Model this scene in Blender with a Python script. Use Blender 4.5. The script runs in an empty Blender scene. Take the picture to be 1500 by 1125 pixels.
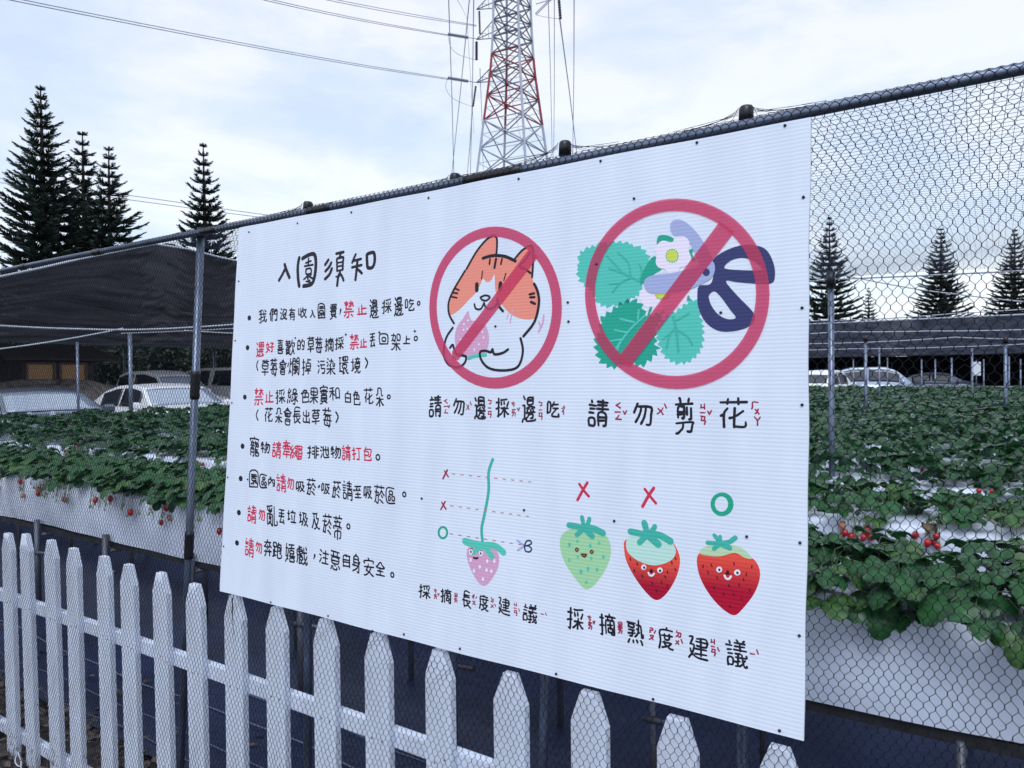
import bpy, math, random
import numpy as np
from mathutils import Vector, Matrix
from mathutils.geometry import tessellate_polygon

SC = bpy.context.scene
COL = SC.collection
random.seed(7)
RNG = np.random.default_rng(11)

# ------------------------------------------------------------------ camera
F_PX = 1051.0                      # focal length in pixels of a 1500 px wide frame
CAM_H = 1.53
def _v(p): return np.array([p[0] - 750.0, p[1] - 562.5, F_PX])
_L = _v((-845, 566)); _N = _v((1442, 542))
_up = np.cross(_L, _N); _up /= np.linalg.norm(_up)
if _up[1] > 0: _up = -_up
_X = -_L / np.linalg.norm(_L); _X -= _X.dot(_up) * _up; _X /= np.linalg.norm(_X)
_Y = np.cross(_X, _up)
if _Y[2] < 0: _Y = -_Y
RC = np.array([_X, _Y, _up])       # camera axes (right, down, forward) to world
EYE = np.array([0.0, 0.0, CAM_H])

cam_d = bpy.data.cameras.new('camera'); cam = bpy.data.objects.new('camera', cam_d); COL.objects.link(cam)
cam_d.sensor_width = 36.0; cam_d.lens = F_PX / 1500 * 36.0
cam_d.clip_start = 0.05; cam_d.clip_end = 3000
r_, d_, f_ = RC[:, 0], RC[:, 1], RC[:, 2]
M = Matrix(((r_[0], -d_[0], -f_[0], 0), (r_[1], -d_[1], -f_[1], 0), (r_[2], -d_[2], -f_[2], CAM_H), (0, 0, 0, 1)))
cam.matrix_world = M
cam_d.dof.use_dof = True; cam_d.dof.focus_distance = 1.75; cam_d.dof.aperture_fstop = 15.0
SC.camera = cam

# ------------------------------------------------------------------ sky, sun, exposure
W = bpy.data.worlds.new('World'); SC.world = W; W.use_nodes = True
nt = W.node_tree; nt.nodes.clear()
out = nt.nodes.new('ShaderNodeOutputWorld')
SUN_EL, SUN_AZ = math.radians(52), math.radians(200)
def lk(a, b): nt.links.new(a, b)
sky = nt.nodes.new('ShaderNodeTexSky'); sky.sky_type = 'NISHITA'; sky.sun_disc = False
sky.sun_elevation = SUN_EL; sky.sun_rotation = SUN_AZ
bg1 = nt.nodes.new('ShaderNodeBackground'); bg1.inputs[1].default_value = 0.05
lk(sky.outputs[0], bg1.inputs[0])
tc = nt.nodes.new('ShaderNodeTexCoord'); mp = nt.nodes.new('ShaderNodeMapping')
mp.inputs['Scale'].default_value = (1.0, 1.0, 2.6); mp.inputs['Location'].default_value = (0.35, 1.2, 0.4)
n1 = nt.nodes.new('ShaderNodeTexNoise'); n1.inputs['Scale'].default_value = 3.0; n1.inputs['Detail'].default_value = 8; n1.inputs['Roughness'].default_value = 0.56
n1.inputs['Distortion'].default_value = 0.25
rp = nt.nodes.new('ShaderNodeValToRGB')
rp.color_ramp.elements[0].position = 0.40; rp.color_ramp.elements[0].color = (0.66, 0.76, 0.91, 1)
rp.color_ramp.elements[1].position = 0.60; rp.color_ramp.elements[1].color = (0.95, 0.96, 0.99, 1)
e = rp.color_ramp.elements.new(0.50); e.color = (0.78, 0.84, 0.95, 1)
bg2 = nt.nodes.new('ShaderNodeBackground'); bg2.inputs[1].default_value = 0.80
lk(tc.outputs['Generated'], mp.inputs[0]); lk(mp.outputs[0], n1.inputs['Vector']); lk(n1.outputs['Fac'], rp.inputs[0]); lk(rp.outputs[0], bg2.inputs[0])
ad = nt.nodes.new('ShaderNodeAddShader'); lk(bg1.outputs[0], ad.inputs[0]); lk(bg2.outputs[0], ad.inputs[1]); lk(ad.outputs[0], out.inputs[0])
sun_d = bpy.data.lights.new('sun', 'SUN'); sun_d.energy = 1.5; sun_d.angle = math.radians(28); sun_d.color = (0.86, 0.93, 1.0)
sun = bpy.data.objects.new('sun', sun_d); COL.objects.link(sun)
sdir = Vector((0.35 * math.cos(SUN_EL), -0.94 * math.cos(SUN_EL), math.sin(SUN_EL))).normalized()
sun.rotation_euler = sdir.to_track_quat('Z', 'Y').to_euler(); sun.location = (2, -4, 8)
sky.sun_rotation = math.atan2(sdir.x, sdir.y)
SC.view_settings.view_transform = 'Standard'; SC.view_settings.look = 'None'
SC.view_settings.exposure = 0.13; SC.view_settings.gamma = 1.0; SC.view_settings.use_curve_mapping = False
SC.render.engine = 'CYCLES'
SC.cycles.use_denoising = True; SC.cycles.transparent_max_bounces = 24
try: SC.cycles.denoising_prefilter = 'ACCURATE'
except Exception: pass

# ------------------------------------------------------------------ rays of the photograph's geometry
TILT = math.radians(4.2); DP = 1.30     # the fence leans back a little
NV = np.array([0, math.cos(TILT), -math.sin(TILT)]); VV = np.array([0, math.sin(TILT), math.cos(TILT)]); UU = np.array([1.0, 0, 0])
def ray(px, py):
    v = RC @ _v((px, py)); return v / np.linalg.norm(v)
def fence_uv(px, py):                   # point of the fence plane, in its own axes
    v = ray(px, py); P = v * DP / (NV @ v); return P[0], P @ VV
def at_y(px, py, y): v = ray(px, py); return EYE + v * y / v[1]
def at_z(px, py, z): v = ray(px, py); return EYE + v * (z - CAM_H) / v[2]
def at_d(px, py, d): v = RC @ _v((px, py)) / F_PX; return EYE + v * d
def plane(u, v, n=0.0): return EYE + UU * u + VV * v + NV * (DP + n)

# ------------------------------------------------------------------ materials
def lin(c):
    return tuple(((x / 255) / 12.92 if x / 255 <= 0.04045 else ((x / 255 + 0.055) / 1.055) ** 2.4) for x in c)
MATS = {}
def mat(name, col, rough=0.6, var=0.0, scale=8.0, bump=0.0, bscale=60.0, metal=0.0, col2=None, spec=0.5, stretch=None, detail=4, coat=0.0):
    if name in MATS: return MATS[name]
    m = bpy.data.materials.new(name); m.use_nodes = True; t = m.node_tree; b = t.nodes['Principled BSDF']
    b.inputs['Base Color'].default_value = (*col, 1); b.inputs['Roughness'].default_value = rough; b.inputs['Metallic'].default_value = metal
    b.inputs['Specular IOR Level'].default_value = spec; b.inputs['Coat Weight'].default_value = coat
    if var or bump:
        c = t.nodes.new('ShaderNodeTexCoord'); mpn = t.nodes.new('ShaderNodeMapping'); t.links.new(c.outputs['Object'], mpn.inputs[0])
        if stretch: mpn.inputs['Scale'].default_value = stretch
    if var:
        n = t.nodes.new('ShaderNodeTexNoise'); n.inputs['Scale'].default_value = scale; n.inputs['Detail'].default_value = detail
        t.links.new(mpn.outputs[0], n.inputs['Vector'])
        r = t.nodes.new('ShaderNodeValToRGB'); r.color_ramp.elements[0].position = 0.32; r.color_ramp.elements[1].position = 0.68
        c2 = col2 if col2 else tuple(x * (1 - var) for x in col); c1 = col if col2 else tuple(min(1, x * (1 + var)) for x in col)
        r.color_ramp.elements[0].color = (*c2, 1); r.color_ramp.elements[1].color = (*c1, 1)
        t.links.new(n.outputs['Fac'], r.inputs[0]); t.links.new(r.outputs[0], b.inputs['Base Color'])
    if bump:
        n = t.nodes.new('ShaderNodeTexNoise'); n.inputs['Scale'].default_value = bscale; n.inputs['Detail'].default_value = 5
        t.links.new(mpn.outputs[0], n.inputs['Vector'])
        bp = t.nodes.new('ShaderNodeBump'); bp.inputs['Strength'].default_value = 1.0; bp.inputs['Distance'].default_value = bump
        t.links.new(n.outputs['Fac'], bp.inputs['Height']); t.links.new(bp.outputs[0], b.inputs['Normal'])
    MATS[name] = m; return m

def leaf_mat(name, top, under, sc=16.0, var=0.62):
    m = bpy.data.materials.new(name); m.use_nodes = True; t = m.node_tree; b = t.nodes['Principled BSDF']
    g = t.nodes.new('ShaderNodeNewGeometry'); mx = t.nodes.new('ShaderNodeMix'); mx.data_type = 'RGBA'
    n = t.nodes.new('ShaderNodeTexNoise'); n.inputs['Scale'].default_value = sc; n.inputs['Detail'].default_value = 3
    t.links.new(g.outputs['Position'], n.inputs['Vector'])
    r = t.nodes.new('ShaderNodeValToRGB')
    r.color_ramp.elements[0].position = 0.3; r.color_ramp.elements[0].color = (*[x * (1 - var) for x in top], 1)
    r.color_ramp.elements[1].position = 0.72; r.color_ramp.elements[1].color = (top[0] * 2.3, top[1] * (1.1 + var), top[2] * 1.1, 1)
    t.links.new(n.outputs['Fac'], r.inputs[0])
    t.links.new(g.outputs['Backfacing'], mx.inputs['Factor']); t.links.new(r.outputs[0], mx.inputs['A']); mx.inputs['B'].default_value = (*under, 1)
    t.links.new(mx.outputs['Result'], b.inputs['Base Color']); b.inputs['Roughness'].default_value = 0.35; b.inputs['Specular IOR Level'].default_value = 0.38
    b.inputs['Sheen Weight'].default_value = 0.0
    tr = t.nodes.new('ShaderNodeBsdfTranslucent'); tr.inputs[0].default_value = (top[0] * 1.5, top[1] * 1.7, top[2] * .4, 1)
    ms = t.nodes.new('ShaderNodeMixShader'); ms.inputs[0].default_value = 0.18
    o = t.nodes['Material Output']; t.links.new(b.outputs[0], ms.inputs[1]); t.links.new(tr.outputs[0], ms.inputs[2]); t.links.new(ms.outputs[0], o.inputs[0])
    va = t.nodes.new('ShaderNodeAttribute'); va.attribute_name = 'vein'; mv = t.nodes.new('ShaderNodeMix'); mv.data_type = 'RGBA'
    sc_ = t.nodes.new('ShaderNodeMath'); sc_.operation = 'MULTIPLY'; sc_.inputs[1].default_value = 0.75
    t.links.new(va.outputs['Fac'], sc_.inputs[0]); t.links.new(sc_.outputs[0], mv.inputs['Factor']); t.links.new(mx.outputs['Result'], mv.inputs['A']); mv.inputs['B'].default_value = (top[0] * 3.2, top[1] * 2.6, top[2] * 1.8, 1)
    t.links.new(mv.outputs['Result'], b.inputs['Base Color'])
    MATS[name] = m; return m

def ribs(t, b):                         # the fluting of the twin-wall board, shared by board and print
    c = t.nodes.new('ShaderNodeTexCoord'); w = t.nodes.new('ShaderNodeTexWave'); w.wave_type = 'BANDS'; w.bands_direction = 'Y'
    w.inputs['Scale'].default_value = 1.0 / 0.0072 * 0.314159; w.inputs['Distortion'].default_value = 0.0
    nz = t.nodes.new('ShaderNodeTexNoise'); nz.inputs['Scale'].default_value = 3.5; nz.inputs['Detail'].default_value = 2
    t.links.new(c.outputs['Object'], nz.inputs['Vector']); t.links.new(c.outputs['Object'], w.inputs['Vector'])
    a = t.nodes.new('ShaderNodeMath'); a.operation = 'MULTIPLY_ADD'; a.inputs[1].default_value = 0.05
    t.links.new(w.outputs['Fac'], a.inputs[0])
    s = t.nodes.new('ShaderNodeMath'); s.operation = 'MULTIPLY'; s.inputs[1].default_value = 1.2
    t.links.new(nz.outputs['Fac'], s.inputs[0]); t.links.new(s.outputs[0], a.inputs[2])
    bp = t.nodes.new('ShaderNodeBump'); bp.inputs['Distance'].default_value = 0.0033; bp.inputs['Strength'].default_value = 1.0
    t.links.new(a.outputs[0], bp.inputs['Height']); t.links.new(bp.outputs[0], b.inputs['Normal']); return c
def print_mat(name, col, col2=None, v0=0, v1=1):
    if name in MATS: return MATS[name]
    m = bpy.data.materials.new(name); m.use_nodes = True; t = m.node_tree; b = t.nodes['Principled BSDF']
    b.inputs['Base Color'].default_value = (*col, 1); b.inputs['Roughness'].default_value = 0.45; b.inputs['Specular IOR Level'].default_value = 0.3
    c = ribs(t, b)
    if col2:                            # printed colour blend from top to bottom of the drawing
        sp = t.nodes.new('ShaderNodeSeparateXYZ'); t.links.new(c.outputs['Object'], sp.inputs[0])
        mr = t.nodes.new('ShaderNodeMapRange'); mr.inputs['From Min'].default_value = v0; mr.inputs['From Max'].default_value = v1
        t.links.new(sp.outputs['Y'], mr.inputs['Value']); mx = t.nodes.new('ShaderNodeMix'); mx.data_type = 'RGBA'
        t.links.new(mr.outputs[0], mx.inputs['Factor']); mx.inputs['A'].default_value = (*col2, 1); mx.inputs['B'].default_value = (*col, 1)
        t.links.new(mx.outputs['Result'], b.inputs['Base Color'])
    MATS[name] = m; return m
def ink_mat(name, col, tint, op):       # half transparent printed ink
    m = print_mat(name, col); t = m.node_tree; b = t.nodes['Principled BSDF']
    tr = t.nodes.new('ShaderNodeBsdfTransparent'); tr.inputs[0].default_value = (*tint, 1)
    ms = t.nodes.new('ShaderNodeMixShader'); ms.inputs[0].default_value = op
    t.links.new(tr.outputs[0], ms.inputs[1]); t.links.new(b.outputs[0], ms.inputs[2]); t.links.new(ms.outputs[0], t.nodes['Material Output'].inputs[0]); return m

# ------------------------------------------------------------------ mesh helpers
class MB:
    def __init__(s): s.v = []; s.f = []
    def add(s, vs, fs):
        k = len(s.v); s.v.extend([tuple(map(float, p)) for p in vs]); s.f.extend([tuple(i + k for i in f) for f in fs]); return s
    def box(s, c, d, rz=0.0, R=None):
        x, y, z = [q / 2 for q in d]; vs = [(i * x, j * y, k * z) for i in (-1, 1) for j in (-1, 1) for k in (-1, 1)]
        vs = np.array(vs)
        if rz: vs = vs @ np.array([[math.cos(rz), math.sin(rz), 0], [-math.sin(rz), math.cos(rz), 0], [0, 0, 1]])
        if R is not None: vs = vs @ np.array(R).T
        return s.add(vs + np.array(c), [(0, 1, 3, 2), (4, 6, 7, 5), (0, 4, 5, 1), (2, 3, 7, 6), (0, 2, 6, 4), (1, 5, 7, 3)])
    def tube(s, pts, r, n=8, cap=True):
        P = np.array(pts, float); m = len(P); rr = np.broadcast_to(np.array(r, float), (m,))
        T = np.gradient(P, axis=0); T /= np.linalg.norm(T, axis=1)[:, None] + 1e-12
        ref = np.array([0, 0, 1.0]) if abs(T[0][2]) < 0.9 else np.array([1.0, 0, 0])
        vs = []
        for i in range(m):
            a = np.cross(T[i], ref); a /= np.linalg.norm(a) + 1e-12; b = np.cross(T[i], a)
            for k in range(n):
                q = 2 * math.pi * k / n; vs.append(P[i] + rr[i] * (math.cos(q) * a + math.sin(q) * b))
        fs = [(i * n + k, i * n + (k + 1) % n, (i + 1) * n + (k + 1) % n, (i + 1) * n + k) for i in range(m - 1) for k in range(n)]
        if cap: fs += [tuple(range(n))[::-1], tuple((m - 1) * n + k for k in range(n))]
        return s.add(vs, fs)
    def mesh(s, name, m=None, smooth=False):
        me = bpy.data.meshes.new(name); me.from_pydata(s.v, [], s.f)
        if m: me.materials.append(m)
        if smooth: me.shade_smooth()
        me.update(); return me
def np_mesh(name, V, Fc, m=None, smooth=False):
    me = bpy.data.meshes.new(name); V = np.asarray(V, np.float32); Fc = np.asarray(Fc, np.int32); k = Fc.shape[1]
    me.vertices.add(len(V)); me.vertices.foreach_set('co', V.ravel())
    me.loops.add(Fc.size); me.loops.foreach_set('vertex_index', Fc.ravel())
    me.polygons.add(len(Fc)); me.polygons.foreach_set('loop_start', np.arange(0, Fc.size, k, dtype=np.int32))
    me.update(calc_edges=True)
    if m: me.materials.append(m)
    if smooth: me.shade_smooth()
    return me
def link(name, me, parent=None, label=None, cat=None, group=None, kind=None, loc=None):
    o = bpy.data.objects.new(name, me); COL.objects.link(o)
    if parent: o.parent = parent
    if label: o['label'] = label
    if cat: o['category'] = cat
    if group: o['group'] = group
    if kind: o['kind'] = kind
    if loc is not None: o.location = loc
    return o
def thing(name, loc, label, cat, group=None, rz=0.0):
    o = link(name, None, None, label, cat, group, None, loc); o.rotation_euler = (0, 0, rz); o.empty_display_size = 0.1; return o
def copy_tree(o, parent=None):
    c = o.copy(); COL.objects.link(c)
    if parent: c.parent = parent
    for ch in list(o.children): copy_tree(ch, c)
    return c
def sprisms(A, B, r, n=3):              # many thin prisms at once
    A = np.asarray(A, float); B = np.asarray(B, float); T = B - A; L = np.linalg.norm(T, axis=1)[:, None] + 1e-12; T = T / L
    ref = np.where(np.abs(T[:, 2:3]) < 0.9, np.array([[0, 0, 1.0]]), np.array([[1.0, 0, 0]]))
    a = np.cross(T, ref); a /= np.linalg.norm(a, axis=1)[:, None] + 1e-12; b = np.cross(T, a); N = len(A)
    r = np.broadcast_to(np.asarray(r, float).reshape(-1, 1) if np.ndim(r) else np.full((N, 1), r), (N, 1))
    V = np.zeros((N, 2 * n, 3))
    for k in range(n):
        q = 2 * math.pi * k / n + 0.4; o = r * (math.cos(q) * a + math.sin(q) * b); V[:, k] = A + o; V[:, n + k] = B + o
    Fl = np.array([(k, (k + 1) % n, n + (k + 1) % n, n + k) for k in range(n)])
    Fc = (np.arange(N)[:, None, None] * 2 * n + Fl[None]).reshape(-1, 4)
    return V.reshape(-1, 3), Fc
# ================================================================== NOTICE BOARD
FRAME = Matrix((( 1, 0, 0, 0), (0, VV[1], -NV[1], 0), (0, VV[2], -NV[2], 0), (0, 0, 0, 1)))   # local x=u, y=v, z towards the viewer
o0 = plane(0, 0)
def fence_frame(o):
    m = FRAME.copy(); m[0][3], m[1][3], m[2][3] = o0; o.matrix_world = m
board = thing('notice_board', (0, 0, 0), 'large white corrugated notice board with picking rules and drawings, screwed to the wire fence', 'notice board')
fence_frame(board)
cor = [fence_uv(322, 866), fence_uv(1179, 1086), fence_uv(1188, 171), fence_uv(350, 334)]
bm_mat = print_mat('board_white', (0.70, 0.765, 0.90))
def weather(m, base, dirt, sc, lo):    # faint stains and rain streaks on the board
    t = m.node_tree; b = t.nodes['Principled BSDF']; c = t.nodes.new('ShaderNodeTexCoord'); mp_ = t.nodes.new('ShaderNodeMapping'); mp_.inputs['Scale'].default_value = (6, 1.1, 1)
    n = t.nodes.new('ShaderNodeTexNoise'); n.inputs['Scale'].default_value = sc; n.inputs['Detail'].default_value = 6; t.links.new(c.outputs['Object'], mp_.inputs[0]); t.links.new(mp_.outputs[0], n.inputs['Vector'])
    r = t.nodes.new('ShaderNodeValToRGB'); r.color_ramp.elements[0].position = lo; r.color_ramp.elements[0].color = (*dirt, 1); r.color_ramp.elements[1].position = .62; r.color_ramp.elements[1].color = (*base, 1)
    t.links.new(n.outputs['Fac'], r.inputs[0]); t.links.new(r.outputs[0], b.inputs['Base Color'])
weather(bm_mat, (0.75, 0.81, 0.93), (0.69, 0.745, 0.87), 2.2, .30)
edge_mat = mat('board_edge', (0.42, 0.46, 0.56), 0.5)
def board_mesh():
    mb = MB(); nu = 60; n = []
    # outline with slightly uneven edges and knocked corners
    pts = []
    for k in range(4):
        a, b = np.array(cor[k]), np.array(cor[(k + 1) % 4]); L = np.linalg.norm(b - a); nrm = np.array([-(b - a)[1], (b - a)[0]]) / L
        for i in range(nu):
            t = i / nu; w = 0.0012 * math.sin(t * 9 + k) + 0.0007 * math.sin(t * 31 + 2 * k)
            pts.append(a + (b - a) * t + nrm * w)
    N = len(pts); c = np.mean(pts, axis=0)
    vs = [(p[0], p[1], 0) for p in pts] + [(p[0], p[1], -0.005) for p in pts]
    mb.add(vs, [tuple(range(N)), tuple(range(2 * N - 1, N - 1, -1))] + [(i + N, (i + 1) % N + N, (i + 1) % N, i) for i in range(N)])
    return mb
me = board_mesh().mesh('board', bm_mat); me.materials.append(edge_mat)
for i, p in enumerate(me.polygons): p.material_index = 0 if i == 0 else 1
link('panel', me, board)
LAYER = [0]
def part(name, me, label=None): return link(name, me, board, label)

def Z(ox, oy, s): return lambda x, y: (ox + x / s, oy + y / s)
Z1 = Z(330, 320, 4.687); Z2 = Z(330, 540, 3.31); Z3 = Z(610, 310, 3.409); Z4 = Z(830, 270, 3.0417); Z5 = Z(600, 650, 4.017); Z6 = Z(810, 650, 3.213)
def uv(Zf, pts): return [np.array(fence_uv(*Zf(x, y))) for x, y in pts]
def smooth(P, closed=True, k=4):
    P = [np.array(p, float) for p in P]; n = len(P); o = []
    if n < 3: return P
    R = range(n) if closed else range(n - 1)
    for i in R:
        if closed: a, b, c, d = P[i - 1], P[i], P[(i + 1) % n], P[(i + 2) % n]
        else: a, b, c, d = P[max(i - 1, 0)], P[i], P[i + 1], P[min(i + 2, n - 1)]
        for j in range(k):
            t = j / k; o.append(0.5 * (2 * b + (c - a) * t + (2 * a - 5 * b + 4 * c - d) * t * t + (3 * b - a - 3 * c + d) * t ** 3))
    if not closed: o.append(P[-1])
    return o
def ell(cx, cy, rx, ry, n=26, rot=0.0):
    return [(cx + rx * math.cos(a) * math.cos(rot) - ry * math.sin(a) * math.sin(rot), cy + rx * math.cos(a) * math.sin(rot) + ry * math.sin(a) * math.cos(rot)) for a in np.linspace(0, 2 * math.pi, n, endpoint=False)]
def fills(Zf, polys, h, mb=None, sm=True):
    """polys: list of [outer, hole, hole...] in zoom coordinates; h in layers of 0.12 mm"""
    mb = mb or MB()
    for q in polys:
        loops = [smooth(uv(Zf, l)) if sm else uv(Zf, l) for l in q]
        L3 = [[Vector((p[0], p[1], 0)) for p in l] for l in loops]
        tri = tessellate_polygon(L3); fl = [p for l in loops for p in l]
        z = h * 0.00012
        T = []
        for a, b, c in tri:
            u_, v_, w_ = fl[a], fl[b], fl[c]
            cr = (v_[0] - u_[0]) * (w_[1] - u_[1]) - (v_[1] - u_[1]) * (w_[0] - u_[0])
            if abs(cr) < 1e-12: continue
            T.append((a, b, c) if cr > 0 else (a, c, b))
        mb.add([(p[0], p[1], z) for p in fl], T)
    return mb
def stroke(mb, P, w, h, n=10):
    """round-ended painted line through points P (fence axes); a low ridge so that crossing lines never share a plane"""
    P = [np.array(p[:2], float) for p in P]; w = np.broadcast_to(np.array(w, float) / 2, (len(P),)); z = h * 0.00012
    for i in range(len(P) - 1):
        d = P[i + 1] - P[i]; L = np.linalg.norm(d)
        if L < 1e-7: continue
        q = np.array([-d[1], d[0]]) / L; a, b = P[i], P[i + 1]
        mb.add([(*(a + q * w[i]), z), (*(a), z + .00010), (*(a - q * w[i]), z), (*(b + q * w[i + 1]), z), (*(b), z + .00010), (*(b - q * w[i + 1]), z)], [(0, 1, 4, 3), (1, 2, 5, 4)])
    for i, p in enumerate(P):
        r = w[i] * (1.0 + 0.05 * ((i * 7) % 3 - 1)); o = 0.3 * i
        ring = [(p[0] + r * math.cos(o + 2 * math.pi * k / n), p[1] + r * math.sin(o + 2 * math.pi * k / n), z) for k in range(n)]
        mb.add(ring + [(p[0], p[1], z + .000112)], [(k, (k + 1) % n, n) for k in range(n)])
def px_m(x, y): return abs(fence_uv(x, y + 1)[1] - fence_uv(x, y)[1])
def strokes(Zf, lst, h, mb=None, s=1.12):
    mb = mb or MB(); k = Zf(1, 0)[0] - Zf(0, 0)[0]
    for pts, w in lst:
        x, y = Zf(*pts[0]); m = px_m(x, y) * k
        stroke(mb, smooth(uv(Zf, pts), False, 4) if len(pts) > 2 else uv(Zf, pts), w * m * s, h)
    return mb
def teeth(pts, amp, step):              # saw-edged leaf outline
    P = [np.array(p, float) for p in smooth(pts, True, 6)]; n = len(P); o = []; L = 0
    for i in range(n):
        a, b, c = P[i - 1], P[i], P[(i + 1) % n]; t = c - a; nr = np.array([t[1], -t[0]]) / (np.linalg.norm(t) + 1e-9)
        L += np.linalg.norm(b - a); ph = (L / step) % 1.0
        o.append(tuple(b + nr * amp * (ph - 0.5)))
    return o

C = lambda r, g, b: lin((r, g, b))
BLK = print_mat('ink_black', (0.012, 0.010, 0.022)); RED = print_mat('ink_red', C(208, 48, 82)); DRED = print_mat('ink_dark_red', C(158, 42, 78))
TEAL = print_mat('ink_teal', C(84, 198, 182)); DTEAL = print_mat('ink_dark_teal', C(30, 165, 142)); STEAL = print_mat('ink_stem', C(66, 180, 164))
ORG = print_mat('ink_orange', C(240, 146, 128)); PINK = print_mat('ink_pink', C(216, 164, 198)); WHT = print_mat('ink_white', C(236, 236, 246)); PET = print_mat('ink_petal', C(238, 228, 246))
YEL = print_mat('ink_yellow', C(206, 220, 92)); LAV = print_mat('ink_lavender', C(166, 176, 218)); NAVY = print_mat('ink_navy', C(52, 58, 108)); GRN = print_mat('ink_green', C(28, 166, 134))
PGR = print_mat('ink_pale_green', C(164, 214, 166)); PAL = print_mat('ink_pale', C(190, 226, 216)); BRN = print_mat('ink_brown', C(110, 40, 44)); MINT = print_mat('ink_mint', C(112, 212, 190))
RING = ink_mat('ink_ring', C(220, 82, 122), (0.98, 0.50, 0.60), 0.55)
def pr(name, mb, m, label=None):
    o = part(name, mb.mesh(name, m), label)
    if name == 'drawing_seeds': o['kind'] = 'stuff'
    return o

# --- the cat eating a strawberry
pr('cat_drawing_patch', fills(Z3, [[[(165, 512), (160, 450), (185, 380), (245, 290), (300, 200), (360, 135), (388, 120), (403, 150), (400, 213), (440, 222), (490, 242), (525, 198), (570, 172), (582, 230), (582, 345), (604, 390), (608, 440), (606, 500), (590, 533), (540, 538), (480, 518), (440, 480), (412, 440), (394, 390), (390, 314), (374, 342), (352, 352), (332, 335), (320, 362), (300, 402), (270, 432), (225, 480), (190, 508)]]], 1), ORG)
pr('strawberry_drawing', fills(Z3, [[[(258, 495), (232, 535), (205, 570), (192, 620), (196, 672), (216, 715), (255, 732), (300, 725), (345, 700), (362, 650), (358, 600), (342, 566), (305, 563), (297, 545), (275, 543), (264, 518)]]], 1), PINK)
pr('drawing_accent', strokes(Z3, [([(262, 733), (290, 722), (345, 715)], 17)], 2), TEAL)
pr('drawing_accent', strokes(Z3, [([(480, 490), (468, 555)], 6), ([(460, 510), (452, 535)], 5), ([(636, 518), (630, 560), (610, 600)], 9), ([(612, 550), (620, 575)], 7)], 2), PINK)
mb = MB()
for x, y in ((258, 543), (238, 562), (236, 590), (254, 584), (222, 640), (250, 636), (330, 600), (336, 628), (312, 662), (290, 690), (235, 700)): fills(Z3, [[ell(x, y, 4, 6, 8)]], 3, mb)
pr('drawing_seeds', mb, WHT)
pr('cat_drawing_outline', strokes(Z3, [
    ([(250, 287), (300, 200), (350, 140), (385, 121), (401, 132), (403, 165), (400, 212)], 10), ([(332, 233), (380, 220), (440, 223), (495, 247)], 14),
    ([(492, 235), (530, 192), (572, 171), (584, 200), (583, 260), (578, 326)], 10), ([(568, 205), (545, 240), (515, 272), (545, 288), (570, 307)], 10),
    ([(243, 295), (190, 385), (162, 450), (163, 510), (188, 558)], 10), ([(588, 360), (606, 400), (612, 460), (590, 550), (535, 622)], 13),
    ([(368, 236), (365, 262)], 9), ([(398, 236), (390, 280)], 12), ([(428, 236), (422, 262)], 9), ([(330, 298), (326, 336)], 6), ([(447, 308), (437, 343)], 6),
    ([(194, 384), (213, 392)], 8), ([(183, 405), (206, 408)], 8), ([(177, 425), (202, 430)], 8), ([(565, 413), (588, 408)], 11), ([(568, 428), (590, 427)], 11), ([(572, 451), (592, 460)], 12),
    ([(320, 428), (345, 418), (367, 427), (350, 444), (328, 440), (320, 428)], 9), ([(290, 462), (297, 484), (322, 486), (338, 455)], 9), ([(338, 455), (350, 482), (382, 482), (406, 455)], 9),
    ([(404, 436), (410, 468), (432, 497)], 12),
    ([(182, 580), (150, 628), (137, 690), (142, 735), (170, 770), (215, 776), (243, 752), (246, 722), (205, 715), (190, 690), (182, 665), (168, 680)], 11),
    ([(520, 632), (532, 690), (520, 752), (490, 785), (420, 793), (360, 780), (325, 742), (318, 702), (345, 695), (372, 702), (380, 687), (390, 712), (430, 706), (458, 688)], 12),
    ([(302, 362), (302, 392)], 19), ([(420, 358), (418, 388)], 20)], 4), BLK)
pr('prohibition_ring', fills(Z3, [[ell(396, 479, 331, 405, 60), ell(390, 477, 288, 351, 60)]], 7, sm=False), RING)
pr('prohibition_bar', fills(Z3, [[[(566, 183), (607, 228), (208, 742), (183, 733), (178, 700)]]], 9, sm=False), RING)

# --- scissors cutting the flowers
pr('leaf_drawing', fills(Z4, [[teeth([(48, 370), (60, 305), (100, 280), (150, 262), (200, 258), (260, 260), (320, 278), (355, 305), (370, 350), (345, 400), (338, 450), (310, 500), (250, 535), (190, 545), (140, 530), (118, 480), (80, 450), (55, 420)], 20, 30)]], 1, sm=False), TEAL)
pr('leaf_drawing', fills(Z4, [[teeth([(200, 560), (240, 528), (290, 515), (330, 532), (360, 585), (430, 565), (405, 630), (398, 700), (410, 740), (380, 780), (330, 808), (270, 800), (200, 818), (150, 790), (133, 740), (130, 690), (148, 640), (155, 600)], 26, 34)]], 1, sm=False), DTEAL)
pr('leaf_drawing', fills(Z4, [[teeth([(440, 590), (490, 560), (540, 525), (585, 522), (598, 600), (612, 650), (604, 715), (580, 765), (530, 798), (480, 795), (432, 765), (412, 700), (400, 650)], 22, 30)]], 2, sm=False), TEAL)
pr('leaf_drawing', fills(Z4, [[[(368, 340), (395, 320), (412, 350), (424, 378), (395, 398), (360, 425), (330, 450), (334, 405)]], [[(403, 270), (408, 232), (440, 226), (475, 240), (470, 262), (430, 255)]], [[(540, 300), (572, 282), (560, 310), (575, 340), (545, 335)]], [[(360, 585), (372, 545), (382, 550), (372, 575)]], [[(536, 520), (541, 492), (552, 515)]]], 3), DTEAL)
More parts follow.
